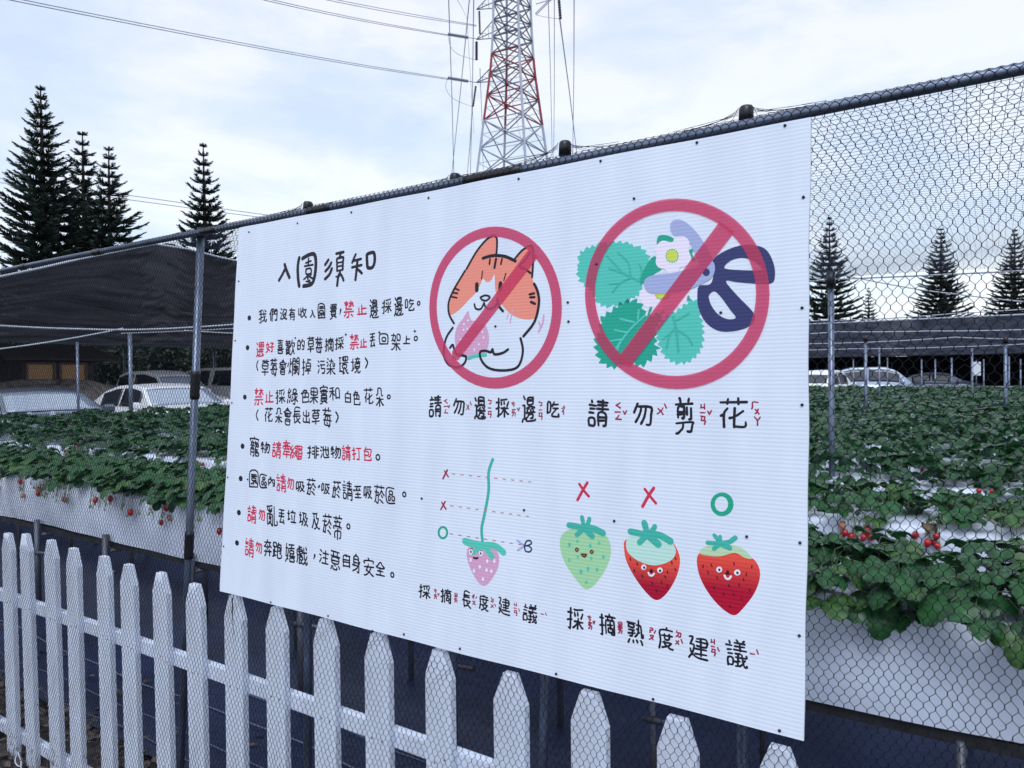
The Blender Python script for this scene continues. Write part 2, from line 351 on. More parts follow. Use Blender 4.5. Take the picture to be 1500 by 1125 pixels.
pr('leaf_vein_drawing', strokes(Z4, [([(325, 432), (250, 395), (190, 375)], 8), ([(250, 395), (200, 340), (180, 318)], 7), ([(285, 412), (275, 350), (230, 305)], 7), ([(325, 430), (335, 390), (325, 355)], 6), ([(290, 415), (240, 440), (205, 480)], 8), ([(240, 440), (190, 445)], 6),
    ([(475, 590), (490, 660), (498, 745)], 11), ([(485, 640), (460, 670), (445, 730)], 9), ([(495, 650), (540, 680), (560, 715)], 9), ([(480, 610), (520, 590), (545, 575)], 8), ([(470, 655), (430, 690)], 7)], 5), STEAL)
pr('leaf_vein_drawing', strokes(Z4, [([(345, 590), (280, 650), (215, 740)], 9), ([(322, 560), (318, 600)], 9), ([(300, 615), (240, 600)], 9), ([(270, 660), (215, 650)], 8), ([(250, 690), (190, 700)], 7), ([(240, 700), (225, 745)], 7)], 5), TEAL)
pr('flower_drawing', fills(Z4, [[[(325, 500), (340, 465), (400, 455), (470, 462), (535, 480), (540, 515), (500, 545), (450, 540), (420, 565), (385, 548), (350, 545)]]], 3), PET)
pr('flower_drawing', fills(Z4, [[[(398, 350), (402, 310), (395, 285), (425, 252), (470, 258), (490, 236), (525, 233), (548, 258), (545, 295), (556, 335), (530, 365), (505, 372), (495, 408), (460, 416), (440, 380), (412, 372)]]], 7), PET)
pr('flower_centre', fills(Z4, [[ell(428, 493, 32, 22, 16)]], 5), YEL)
pr('flower_centre', fills(Z4, [[ell(471, 319, 28, 30, 18)]], 8), YEL)
mb = MB()
for k in range(16):
    a = 2 * math.pi * k / 16; fills(Z4, [[ell(471 + 27 * math.cos(a), 319 + 29 * math.sin(a), 3, 3.4, 6)]], 9, mb)
for k in range(6):
    a = math.pi * (0.05 + k * 0.18); fills(Z4, [[ell(428 + 30 * math.cos(a), 493 + 18 * math.sin(a), 3, 3.4, 6)]], 9, mb)
pr('drawing_seeds', mb, STEAL)
pr('scissors_drawing_blade', fills(Z4, [[[(462, 198), (468, 168), (498, 157), (540, 175), (592, 230), (640, 310), (661, 360), (655, 402), (610, 390), (590, 350), (572, 310), (548, 262), (520, 232), (478, 228)]]], 5), LAV)
pr('scissors_drawing_blade', fills(Z4, [[[(345, 440), (362, 415), (400, 403), (470, 395), (560, 375), (640, 340), (662, 370), (648, 415), (600, 445), (540, 470), (480, 482), (405, 488), (360, 478)]]], 10), LAV)
pr('scissors_drawing_handle', fills(Z4, [[[(652, 340), (700, 300), (770, 274), (840, 272), (890, 292), (920, 345), (929, 400), (915, 440), (850, 443), (760, 436), (710, 432), (760, 495), (830, 568), (835, 608), (800, 640), (730, 656), (670, 650), (618, 612), (588, 550), (583, 490), (592, 452), (640, 445), (655, 400)],
    [(706, 362), (740, 336), (790, 328), (838, 345), (872, 376), (862, 383), (790, 383), (712, 377)], [(636, 492), (660, 477), (690, 505), (730, 560), (754, 594), (720, 601), (680, 583), (650, 548), (636, 515)]]], 6), NAVY)
pr('scissors_drawing_pivot', fills(Z4, [[ell(623, 392, 16, 17, 14)]], 12), NAVY)
pr('prohibition_ring', fills(Z4, [[ell(494, 488, 411, 424, 64), ell(486, 486, 359, 367, 64)]], 14, sm=False), RING)
pr('prohibition_bar', fills(Z4, [[[(684, 165), (750, 212), (285, 812), (255, 800), (233, 768)]]], 16, sm=False), RING)

# --- stem length drawing
d = []
for (x0, y0, x1, y1, n) in ((258, 177, 705, 223, 10), (248, 365, 692, 426, 10), (245, 530, 648, 593, 9)):
    for i in range(n):
        t = i / (n - 1); x = x0 + (x1 - x0) * t; y = y0 + (y1 - y0) * t; d.append(([(x - 7, y - 1), (x + 9, y + 1.5)], 5))
pr('stem_drawing', strokes(Z5, [([(490, 92), (465, 170), (465, 280), (440, 420), (424, 500), (430, 580)], 18)], 1), STEAL)
pr('dashed_line', strokes(Z5, d, 4), print_mat('ink_dash', C(196, 130, 130)))
pr('cross_mark', strokes(Z5, [([(222, 155), (210, 178), (197, 205)], 11), ([(206, 160), (228, 195)], 9), ([(210, 340), (184, 387)], 10), ([(190, 345), (214, 385)], 10)], 1), DRED)
pr('circle_mark', fills(Z5, [[ell(196, 523, 31, 39), ell(196, 523, 19, 26)]], 1), GRN)
pr('strawberry_drawing', fills(Z5, [[[(340, 620), (338, 670), (360, 740), (400, 810), (435, 836), (470, 815), (512, 750), (527, 690), (520, 645), (490, 600), (430, 582), (370, 592)]]], 1), PINK)
pr('strawberry_cap_drawing', strokes(Z5, s=1.45, h=3, lst=[([(325, 573), (380, 590), (430, 598)], 30), ([(430, 598), (500, 600), (552, 638)], 27), ([(430, 600), (372, 642)], 20), ([(440, 600), (484, 662)], 26)]), print_mat('ink_cap', C(88, 200, 182)))
mb = MB()
for x, y in ((360, 684), (458, 692), (500, 690), (414, 724), (380, 748), (454, 743), (482, 750), (433, 796)): fills(Z5, [[ell(x, y, 7, 12, 10)]], 5, mb)
for x, y, r in ((361, 635, 11), (421, 642, 12)): fills(Z5, [[ell(x, y, r, 19, 12)]], 5, mb)
pr('drawing_seeds', mb, WHT)
pr('face_drawing', strokes(Z5, [([(362, 633), (362, 637)], 10), ([(420, 643), (420, 647)], 10), ([(378, 670), (390, 674), (402, 671)], 10), ([(358, 618), (372, 616)], 4), ([(415, 626), (430, 630)], 4)], 7), BLK)
pr('scissors_drawing_blade', strokes(Z5, [([(634, 570), (676, 600)], 12), ([(637, 627), (676, 602)], 12)], 1), LAV)
pr('scissors_drawing_handle', strokes(Z5, [([(676, 598), (690, 572), (712, 572), (716, 588), (690, 600), (676, 600)], 9), ([(676, 602), (682, 630), (706, 636), (718, 618), (700, 602), (678, 600)], 9)], 2), NAVY)

# --- ripeness drawings
pr('cross_mark', strokes(Z6, [([(162, 183), (140, 220), (116, 264)], 13), ([(124, 189), (145, 220), (168, 247)], 12)], 1), RED)
pr('cross_mark', strokes(Z6, [([(475, 208), (450, 245), (422, 295)], 14), ([(432, 213), (458, 248), (484, 280)], 12)], 1), RED)
pr('circle_mark', fills(Z6, [[ell(796, 285, 54, 56), ell(793, 284, 31, 36)]], 1), GRN)
pr('strawberry_drawing', fills(Z6, [[[(32, 465), (45, 425), (80, 403), (140, 398), (200, 408), (250, 432), (271, 480), (268, 540), (240, 605), (195, 665), (160, 686), (132, 668), (80, 600), (45, 535)]]], 1), PGR)
def sv(y): return fence_uv(*Z6(600, y))[1]
pr('strawberry_drawing', fills(Z6, [[[(340, 455), (335, 495), (345, 550), (380, 620), (430, 690), (484, 736), (532, 708), (575, 640), (597, 570), (592, 515), (560, 462), (500, 440), (400, 438)]]], 1), print_mat('ink_berry_one', C(235, 84, 68), C(168, 8, 50), sv(690), sv(560)))
pr('strawberry_drawing', fills(Z6, [[[(690, 515), (677, 550), (690, 622), (730, 700), (790, 770), (850, 807), (892, 778), (950, 700), (975, 622), (962, 565), (925, 530), (855, 505), (790, 515), (730, 512)]]], 1), print_mat('ink_berry_two', C(236, 80, 66), C(176, 6, 48), sv(650), sv(505)))
pr('strawberry_shoulder_drawing', fills(Z6, [[[(346, 458), (375, 430), (450, 428), (530, 440), (575, 488), (572, 530), (535, 560), (470, 572), (400, 550), (352, 508)]]], 3), PAL)
pr('strawberry_shoulder_drawing', fills(Z6, [[[(690, 515), (715, 485), (790, 476), (860, 480), (905, 502), (936, 540), (900, 535), (857, 513), (790, 529), (740, 528)]]], 3), print_mat('ink_shoulder', C(186, 216, 176)))
pr('strawberry_cap_drawing', strokes(Z6, s=1.4, h=5, lst=[([(137, 345), (142, 370), (148, 400)], 15), ([(75, 383), (110, 388), (148, 398)], 20), ([(150, 392), (195, 400), (235, 420)], 22), ([(172, 352), (165, 375), (150, 395)], 15), ([(152, 400), (184, 434)], 22), ([(145, 400), (112, 428)], 16),
    ([(430, 372), (438, 400), (442, 430)], 22), ([(365, 413), (400, 420), (440, 430)], 22), ([(444, 424), (500, 430), (552, 458)], 24), ([(480, 388), (470, 405), (446, 428)], 17), ([(446, 430), (495, 472)], 26), ([(440, 432), (408, 465)], 20),
    ([(760, 430), (775, 450), (785, 470)], 14), ([(728, 465), (760, 468), (788, 472)], 15), ([(790, 468), (830, 462), (858, 442)], 16), ([(787, 435), (790, 468)], 12), ([(790, 472), (832, 490)], 18), ([(785, 472), (758, 494)], 15)]), STEAL)
mb = MB()
for x, y, r in ((78, 475, 8), (116, 458, 6), (176, 480, 7), (217, 467, 6), (77, 547, 6), (117, 532, 6), (181, 540, 6), (238, 533, 7), (132, 602, 9), (165, 588, 8), (208, 592, 7), (157, 651, 6)): fills(Z6, [[ell(x, y, r * .8, r * 1.4, 8)]], 5, mb)
pr('drawing_seeds', mb, TEAL)
pr('face_drawing', strokes(Z6, [([(106, 498), (113, 491), (120, 498), (113, 506), (106, 498)], 6), ([(176, 508), (183, 501), (190, 508), (183, 516), (176, 508)], 6), ([(134, 520), (147, 532), (158, 522), (146, 520), (134, 520)], 7)], 6), BRN)
mb = MB()
for x, y in ((365, 543), (398, 565), (383, 597), (422, 622), (468, 657), (513, 652), (488, 692), (540, 604), (578, 592), (560, 560), (578, 540), (530, 628), (540, 670),
             (706, 577), (748, 572), (731, 606), (852, 565), (935, 580), (910, 615), (898, 640), (757, 676), (775, 632), (802, 708), (829, 668), (851, 708), (878, 666), (888, 730), (926, 690), (835, 766)):
    k = random.uniform(-3, 3); strokes(Z6, [([(x - 1 + k, y - 6), (x + 1, y + 5)], 5.0)], 5, mb)
pr('drawing_seeds', mb, BLK)
pr('face_drawing', fills(Z6, [[ell(428, 581, 12, 13, 14)], [ell(504, 595, 13, 13, 14)], [ell(783, 592, 14, 14, 14)], [ell(868, 606, 15, 14, 14)]], 6), WHT)
pr('face_drawing', strokes(Z6, [([(450, 607), (456, 618), (468, 620), (477, 611)], 8), ([(808, 620), (816, 634), (830, 635), (838, 624)], 9)], 7), WHT)
pr('face_drawing', strokes(Z6, [([(430, 581), (430, 583)], 10), ([(505, 596), (505, 598)], 10), ([(464, 592), (467, 600), (460, 601)], 9), ([(784, 592), (784, 594)], 10), ([(869, 606), (869, 608)], 10), ([(823, 600), (826, 609), (818, 609)], 10)], 9), BLK)

# --- handwriting
GLYPH = {
'我': [[28,6,43,15],[2,20,18,23],[43,20,47,21,54,31],[18,25,30,26],[56,50,49,58],[58,40,3,40],[4,54,14,55,26,59,29,58],[18,56,18,6,16,2,8,2],[60,14,59,5,56,2,52,2,45,10,39,33,37,60]],
'們': [[3,34,6,39,10,40],[23,46,36,46],[45,46,60,46],[23,2,23,56,36,56,36,35,23,35],[46,3,58,2,60,5,60,55,45,56,45,36,60,35],[11,2,10,44,15,59,18,61]],
'沒': [[18,4,22,2,37,8,39,11],[61,4,58,2,54,3,44,8,43,11],[6,5,14,22],[39,11,43,11],[39,11,30,22,29,28],[11,36,3,40],[42,37,51,36,53,38,55,53,32,54],[15,54,7,59],[43,11,52,22,52,28,24,28],[22,35,29,46,30,52,32,54,32,59]],
'有': [[17,15,52,15],[3,26,5,26,12,34,16,35],[17,27,52,27],[24,51,25,59,28,61],[16,35,17,2],[18,39,52,37,51,3,40,3],[16,35,21,50],[4,51,59,51]],
'收': [[29,3,44,15],[59,4,56,4,47,14,44,15],[44,15,44,21],[4,18,20,20],[4,18,4,51],[44,21,47,22,50,28,54,47],[44,21,41,22,36,36,33,39],[20,3,20,58],[35,47,58,47],[28,33,30,38,33,39,37,59]],
'入': [[59,1,59,4,49,13,44,20,35,40,31,42],[3,4,5,3,8,5,20,18,26,30,29,41,31,42],[31,42,29,50,23,57,20,58]],
'園': [[2,5,59,5],[44,18,45,21,49,24],[49,24,46,27],[15,50,47,50],[30,12,30,26],[2,2,2,60,58,60,59,5],[31,43,31,53],[8,15,12,14,23,19,24,21,31,22,37,21,51,14],[46,27,16,27,16,35,44,36,46,34,46,27],[11,42,51,42]],
'費': [[1,3,6,2,21,7],[61,3,58,2,44,7,42,11],[21,7,21,11],[11,19,52,19],[11,26,52,26],[17,35,19,41],[19,41,23,43],[23,43,23,57],[39,57,39,34],[52,34,51,11,12,11,11,33],[19,41,8,42,8,49,54,49,55,55,53,57,5,57],[23,43,57,42,59,40,57,36,53,36,52,34,13,35,11,33,4,32,1,34]],
'禁': [[21,2,30,2,31,19],[5,3,15,13],[56,4,47,11],[12,29,52,29],[32,38,39,44,41,48,46,50],[59,38,50,47,46,48],[10,44,11,47,15,49],[24,45,16,48],[16,48,15,49],[15,52,16,53],[4,19,59,19],[16,59,16,37],[5,53,25,53],[58,53,34,53],[46,37,46,59]],
'止': [[12,2,12,43],[33,35,56,35],[59,2,2,2],[33,2,33,59]],
'邊': [[3,2,3,5,8,10,12,10],[61,6,57,3,24,3,20,5,20,7],[20,7,21,9],[12,10,12,36,3,37],[32,17,32,22],[25,23,25,27,31,31,34,31],[38,23,38,27],[51,23,50,28,42,31],[38,36,38,39],[25,46,52,46],[14,51,7,59],[25,51,52,51],[38,39,25,41,26,57,50,57,52,55,52,42,50,40,38,39],[19,32,20,35,38,36,56,35,57,32],[19,23,58,23],[20,7,16,7,14,10,12,10],[40,9,48,9,50,12,49,17,31,17,26,11,21,10,19,7]],
'採': [[22,7,29,12,39,24],[59,8,56,9,48,17,44,24],[2,25,11,27],[11,29,18,30],[51,36,57,49],[28,39,26,47],[40,41,39,49],[24,55,28,54,55,58],[41,2,41,33],[3,46,17,46],[11,59,11,5,9,2,5,2],[24,26,38,26,39,24,44,24,45,26,58,26]],
'吃': [[59,11,59,5,57,2,29,2,26,4,26,10,28,13,47,30,48,34],[31,49,58,49],[2,13,2,54,16,53,16,18,2,18],[54,35,30,35],[25,41,28,48,31,49,33,58]],
'選': [[60,4,26,3,21,5,21,7],[4,5,11,10],[21,7,22,9],[11,10,11,34,3,35],[56,11,45,17],[10,53,5,59],[46,21,46,37],[56,32,22,32],[36,45,36,43,33,42,24,42,20,46,20,59,33,60,34,51,20,51],[59,46,59,43,56,42,46,42,42,46,42,59,55,60,57,58,56,51,42,51],[31,22,31,36],[20,7,22,11,31,15],[19,21,59,21],[21,7,17,7,16,9,11,10]],
'好': [[3,3,8,6,16,16],[23,10,19,15,16,16],[16,16,16,19],[36,2,43,2,45,5,45,40,53,49,54,54,32,55],[16,19,21,29,23,46,3,46],[29,31,59,31],[16,19,5,26,12,59]],
'喜': [[20,22,18,30],[43,22,44,30],[11,3,51,3,51,13,11,14,11,3],[8,47,53,47],[4,55,58,55],[31,47,31,59],[60,21,2,21],[44,30,12,31,12,39,48,40,50,38,50,32,44,30]],
'歡': [[59,4,54,10,50,21,47,23],[3,23,7,24],[57,35,59,43,58,49,42,49],[10,38,14,38,14,46,5,47,4,39,10,38],[42,49,43,60],[11,55,11,59],[25,55,25,60],[7,14,30,14],[7,21,30,21],[31,29,9,30],[33,55,3,55],[7,2,7,28,10,33,10,38],[20,33,21,6],[42,49,40,48,37,37,22,38,21,46,30,47,31,38],[7,5,21,6,37,3,43,12,48,26,47,40]],
'的': [[41,3,53,2,56,6,59,22,60,48,37,49],[45,22,38,33],[2,29,23,29],[11,49,12,59],[2,8,23,8,23,48,2,49,2,3],[32,40,35,48,38,51,39,59,42,61]],
'草': [[10,34,51,34],[30,3,30,24],[2,13,59,13],[51,34,51,44,10,44,11,24,50,24,51,34],[59,55,2,55],[19,50,19,59],[43,50,43,59]],
'莓': [[37,14,28,18,28,22],[13,22,14,23],[37,22,37,27,29,31,29,35],[13,44,58,44],[59,55,3,55],[43,52,43,59],[12,13,14,35,51,35,52,23],[60,22,3,22],[3,34,13,44,14,48,19,51,19,59]],
'摘': [[2,24,11,25],[11,28,18,28],[33,41,32,50],[42,55,40,60],[34,11,48,11,48,21,34,21,34,11],[41,21,41,41],[33,31,51,31],[3,46,16,46],[11,58,11,5,9,2,4,2],[49,42,51,54],[49,3,56,2,58,5,58,40,49,42,25,41,25,2],[24,54,60,54]],
'丟': [[56,5,56,7,51,10],[11,8,51,10],[11,8,13,15,22,25,23,30],[51,10,48,18,45,21],[30,31,30,59],[7,46,53,46],[2,31,59,31],[56,60,4,60]],
'回': [[2,6,59,6],[19,22,42,22,42,43,19,43,19,22],[59,3,58,60,2,59,2,3]],
'架': [[1,5,6,4,13,8,19,12,27,21],[57,5,42,13,36,21],[38,36,57,36,57,54,38,55,38,36],[31,2,31,29],[15,37,19,34,23,34,25,36,27,42,27,53,3,53],[3,34,6,35,12,45,14,59],[4,23,25,23,27,21,36,21,37,23,57,23]],
'上': [[28,37,54,37],[3,2,59,2],[28,2,28,59]],
'會': [[14,12,47,12],[30,27,30,40],[40,31,41,35],[21,32,20,36,18,36],[51,40,54,44],[3,44,8,44],[8,44,16,49,21,50],[54,44,61,45],[54,44,53,46,41,50],[21,50,31,59,35,55,40,53,41,50],[21,50,21,48,41,48,41,50],[47,12,47,20,14,20,14,3,47,3,47,12],[10,40,51,40],[8,44,8,41,10,40,10,27,50,27,51,40]],
'爛': [[33,7,42,15],[19,10,16,17,11,20],[39,21,38,23],[47,21,48,24],[2,33,4,46],[17,38,20,48],[26,50,39,50],[47,50,60,50],[33,33,53,33],[26,2,26,58,39,57,39,42,26,41],[56,2,60,3,60,58,47,58,47,42,60,41],[4,4,11,20,11,60],[43,36,43,5],[44,15,46,17,53,17,52,27,34,27,34,17,40,17,53,8],[44,14,43,16],[44,15,42,16]],
'掉': [[3,24,11,26],[11,28,19,29],[26,33,55,33],[41,54,59,54],[41,2,41,23],[22,13,59,13],[41,44,41,59],[3,46,18,46],[26,33,27,23,54,23,55,43,26,44,26,33],[11,59,11,5,9,2,4,2]],
'污': [[34,2,49,2,51,4,54,23,29,24,31,40],[6,4,15,22],[12,35,3,40],[15,54,6,59],[26,56,54,56],[21,40,59,40]],
'染': [[4,4,19,12,26,21],[59,5,57,4,43,12,36,21],[5,31,14,40],[11,47,4,49],[15,57,8,59],[31,2,31,29],[19,32,24,34,30,41,34,53,34,60],[59,41,58,33,51,32,48,34,47,52,23,52],[3,22,59,22]],
'環': [[30,4,41,6],[30,4,30,13],[2,10,7,11,10,14],[49,12,55,15],[30,13,37,22],[30,13,20,11,17,14,10,14],[23,41,59,41],[35,49,35,60],[46,49,46,60],[10,14,9,58],[43,22,28,22,27,33,54,33,54,22,43,22],[3,37,14,37],[3,58,15,58],[35,60,25,60,26,49,56,49,56,60,35,60],[61,4,57,3,50,8,49,12,45,14,43,22]],
'境': [[22,2,29,5,33,9,35,18],[60,8,59,3,48,3,46,5,46,18],[2,12,10,14,11,17],[11,17,17,17,20,20],[28,27,55,27],[48,43,50,49],[41,55,40,59],[11,17,11,58],[3,43,16,43],[55,55,27,55],[46,18,28,19,28,34,53,35,55,33,55,20,46,18],[58,42,25,42],[34,42,34,55]],
'綠': [[2,4,4,17],[12,8,11,16],[59,8,50,17,49,23],[42,16,37,16,28,10,21,10,18,18],[33,22,30,28],[49,23,55,26],[49,23,43,24],[6,26,6,29,11,36,11,40],[6,26,9,25,19,27],[19,27,19,33],[4,41,12,59],[49,43,32,43,31,48,33,55,35,56],[48,35,52,54,35,56],[59,34,26,34],[42,34,42,4,39,1,34,1,32,3],[18,50,14,41,4,41]],
'色': [[32,24,32,41],[21,54,22,57],[11,24,53,24],[3,39,10,42,52,41,53,20],[35,41,40,52,39,54,20,54,12,46,11,5,15,2,55,2,58,5,59,13]],
'果': [[3,6,5,5,15,11,27,23],[58,6,52,8,41,16,36,24],[27,23,25,25,4,25],[30,23,31,24],[10,48,52,48],[10,48,11,36,52,36,51,60,11,60,10,48],[31,2,31,60],[57,25,37,25,27,23]],
'實': [[5,2,16,4,22,7],[57,2,38,7,38,11],[11,17,51,17],[11,23,51,23],[60,41,49,42],[31,54,30,59,27,61],[30,35,31,46],[2,41,48,40],[4,48,4,54,57,54,58,48],[11,17,12,11,50,11,51,27,49,29,13,29,11,27,11,17],[49,42,47,35,13,35,15,47,47,47,49,45,49,42]],
'和': [[38,11,60,11],[3,13,13,31,17,33],[29,22,23,31,18,32],[38,6,38,53,59,54,60,5],[18,56,18,2],[4,40,30,40],[6,55,29,59]],
'白': [[3,7,59,7],[3,28,59,28],[26,49,28,58,33,61],[59,3,59,47,57,49,4,49,3,3]],
'花': [[25,19,35,21],[35,25,39,25,55,34],[7,26,13,28],[42,47,42,59],[58,53,3,53],[35,40,35,5,37,3,57,3,60,11],[19,49,19,59],[13,3,13,30,18,41,21,42]],
'朵': [[5,7,18,15,27,25],[59,8,56,7,45,14,37,21,35,25],[5,37,9,37,16,44,19,60,42,60,44,39,57,38],[30,3,30,35],[4,27,25,27,27,25,35,25,36,27,57,27]],
'長': [[58,3,48,6,41,11,41,14],[41,14,38,14,34,18,30,24,30,28],[41,14,54,22],[14,39,50,39],[14,49,50,49],[32,8,22,5,13,5,14,60,51,60],[2,28,58,28]],
'出': [[59,6,3,6,3,24],[31,6,31,58],[56,52,55,35,7,35,6,53],[59,3,59,25]],
'寵': [[6,11,26,11],[37,16,55,16],[6,19,26,19],[37,22,55,22],[9,33,8,43],[22,34,23,43],[37,43,57,43],[17,44,16,48],[31,55,30,60],[3,50,3,55,57,55,58,50],[19,2,23,1,26,5,25,26,6,26,6,2],[37,46,38,36,56,36,56,29,37,28,37,4,42,1,55,1,59,3,59,9,57,10,37,10],[30,33,2,33],[3,43,29,43]],
'物': [[30,4,32,4,36,8,45,23,51,42,51,48],[27,18,33,25,39,37,41,48],[3,23,15,25],[15,27,23,29],[5,46,21,46],[33,49,60,47,58,18,55,5,53,3,45,3],[26,37,33,49,35,60],[2,37,6,56],[15,59,15,2]],
'請': [[4,5,19,5,20,20,4,21,4,5],[32,14,56,14],[32,22,56,22],[5,30,19,30],[5,39,19,39],[2,48,22,48],[13,55,11,59],[27,39,60,39],[31,47,57,47],[29,55,58,55],[43,60,43,39],[48,2,53,1,56,5,55,31,32,31,32,2]],
'牽': [[6,17,13,22],[19,31,20,35,22,35],[43,33,40,36],[40,36,40,40],[34,41,34,46],[21,47,23,54],[31,55,30,60,28,60],[2,11,60,11],[53,21,13,22],[31,25,31,2],[51,30,44,33,34,31,15,31,13,30,13,22],[42,54,42,49,37,46,15,46],[3,54,59,54],[59,33,59,38,57,40,34,41,26,39,4,40,3,33],[23,31,23,39]],
'繩': [[2,3,4,16,6,17],[12,4,11,15],[20,7,17,18],[4,24,7,26],[25,25,37,25],[46,25,58,25],[7,26,7,28],[9,26,7,28],[12,40,5,40,6,47,8,48,12,59],[37,13,25,14,25,36,37,37],[46,13,58,13,58,36,47,37],[46,46,57,46,57,57,26,57,26,47,37,46],[37,57,38,3,57,2,60,4,60,6],[46,2,46,57],[7,26,18,26],[7,28,8,32,12,36,12,40,15,41,18,48],[20,23,18,26,18,32]],
'排': [[25,20,37,20],[48,20,59,20],[2,24,12,26],[12,28,18,28,21,31],[27,34,37,34],[48,34,58,34],[27,48,37,48],[48,48,59,48],[3,46,18,46],[37,2,37,59],[48,2,48,59],[12,59,12,8,11,3,5,2]],
'泄': [[5,3,13,21],[10,36,3,39],[14,54,6,58],[58,4,25,4,25,57],[52,57,52,20,39,20,38,60],[18,41,59,41]],
'打': [[33,5,33,3,35,2,44,2,47,4,47,53],[2,24,13,26],[13,28,19,28,25,32],[3,46,21,46],[59,54,28,54],[13,59,13,5,11,2,6,2]],
'包': [[42,16,49,16,51,18,53,26,54,49,16,50],[13,22,36,22,35,38,13,38],[13,38,9,42],[9,42,11,47,16,50],[16,50,19,59],[59,11,59,7,56,2,15,3,13,5,13,38]],
'區': [[59,2,2,2,2,60,56,60],[15,12,28,12,27,28,14,28,15,12],[39,12,54,13,53,28,38,28,39,12],[23,37,43,37,44,50,22,50,23,37]],
'內': [[47,2,57,2,59,4,59,45,32,44],[2,3,2,45,29,45],[10,20,14,20,23,28,28,40,31,43],[50,20,43,24,38,30,34,41,31,44],[19,59,21,59,28,52,29,45,32,43]],
'勿': [[28,6,38,23,44,43,44,48],[7,10,19,24,26,38,28,48],[5,33,13,48,16,49],[16,49,16,55,18,58],[16,49,59,48,59,27,56,7,53,2,42,2]],
'吸': [[16,3,24,16,27,30,30,33],[31,3,37,6,44,13],[59,4,55,4,44,13],[44,13,44,15],[44,15,49,20,56,38,55,40,45,40,48,60],[44,15,38,21,33,32,30,33],[30,33,30,60],[2,15,2,58,15,57,15,22,2,22],[51,62,49,60,22,60]],
'菸': [[54,3,38,12,35,12],[12,5,15,2,19,2,22,5,24,26],[50,21,41,27],[59,28,50,36,46,42,44,42],[16,38,14,46],[44,42,44,45],[26,38,2,38],[58,55,3,55],[19,51,19,59],[42,51,42,59],[3,3,9,18,11,38],[10,26,24,26,26,28,31,28,39,36,42,42,44,42]],
'至': [[12,39,13,45,21,53,22,59],[49,40,48,45,41,51],[2,2,59,2],[31,2,31,31],[8,22,53,22],[12,39,54,39],[57,60,4,60]],
'亂': [[10,4,15,6,17,9],[17,9,13,12],[20,9,22,13,21,17,11,17],[59,15,60,11,58,3,45,2,42,5,42,57],[23,24,13,23,15,32],[20,33,20,37],[20,37,12,39],[20,37,25,41,26,44],[27,44,27,50,29,53],[18,49,18,51],[2,56,18,57,29,60,32,59],[27,44,7,44,7,50],[17,9,24,7,24,4,27,2,31,3,32,31,21,33,3,32,3,2],[25,22,22,27]],
'垃': [[47,2,52,34,55,39],[35,12,31,36],[26,47,57,47],[42,54,40,60],[23,2,59,2],[11,14,11,58],[3,42,18,42],[3,9,10,12,11,14,20,16]],
'圾': [[33,3,45,12],[59,4,55,4,45,12],[2,12,9,14,11,17],[45,12,45,14],[45,14,39,20,33,32,31,32],[11,17,19,18],[45,14,51,21,56,35,55,37,46,38,46,45,49,55,24,56],[11,17,11,59],[3,44,18,44],[18,3,24,11,28,22,29,31,31,32,32,56]],
'及': [[21,3,31,7,38,14],[61,5,58,3,52,5,44,9,40,14],[5,6,13,20,17,34,17,41,19,42],[38,14,40,14],[40,14,48,23,55,39,54,42,39,42,41,59],[41,59,44,62],[41,59,6,60],[38,14,30,23,22,40,19,42,18,60]],
'蒂': [[19,31,18,43],[43,31,45,43],[32,43,31,48],[31,2,31,31],[11,6,11,21,50,21,51,8,48,5,43,6],[60,55,2,55],[4,25,4,31,57,31,58,25],[5,43,56,43],[18,51,18,59],[43,52,43,59]],
'奔': [[26,51,28,59],[44,2,44,26],[58,19,3,19],[31,27,31,41],[49,39,45,35,16,35,13,38],[6,3,8,3,15,10,18,19,18,26],[58,34,49,39,42,46,41,50],[57,51,4,51],[3,35,4,34,10,38,13,38,13,40,20,46,21,50]],
'跑': [[55,4,58,4,60,8],[5,7,5,28],[28,12,26,38,23,41],[47,18,53,18,55,21,56,51,34,53],[14,26,20,26],[38,31,38,33],[34,53,34,58,37,61],[14,9,14,40],[34,53,32,52,28,44,24,43,23,41,6,40,5,57,20,57,21,41],[2,5,4,5,5,7,20,9,24,12]],
'嬉': [[3,4,12,14],[18,10,16,13,12,14],[12,14,12,19],[49,21,50,31],[27,3,56,3,56,12,54,14,28,14,27,3],[12,19,14,20,16,27,18,45,2,46],[12,19,8,20,4,24,9,60],[25,47,57,47],[23,55,59,55],[41,47,41,59],[60,20,22,20],[33,21,31,31,28,32,29,40,53,40,55,38,54,31,31,31]],
'戲': [[16,3,17,15],[27,5,28,14],[48,11,54,3,57,3,60,7,59,13],[48,19,53,21,58,33],[11,29,34,29],[57,51,53,59],[18,56,34,56],[58,42,37,40,34,44,34,49,5,49,5,17,2,5,3,4],[18,60,18,36,32,36],[48,11,39,4,27,5,11,2],[11,41,30,43],[48,11,48,20,46,22,45,29,44,59],[28,14,32,15,31,23,13,22,14,15,28,14]],
'注': [[5,3,15,21],[11,35,3,39],[16,53,7,58],[20,3,59,3],[25,26,55,26],[22,47,57,47],[39,58,41,54,40,3]],
'意': [[3,3,9,12],[59,5,55,11,50,14],[44,6,44,3,41,1,23,1,19,4,19,11],[34,13,28,16,28,19],[11,28,51,28],[20,44,18,54],[43,44,45,54],[32,55,31,58],[28,19,11,20,11,36,51,36,50,20,28,19],[60,43,3,43],[6,54,56,54]],
'自': [[3,6,59,6],[3,21,59,21],[3,35,59,35],[27,51,29,59],[59,3,59,49,57,51,4,51,3,3]],
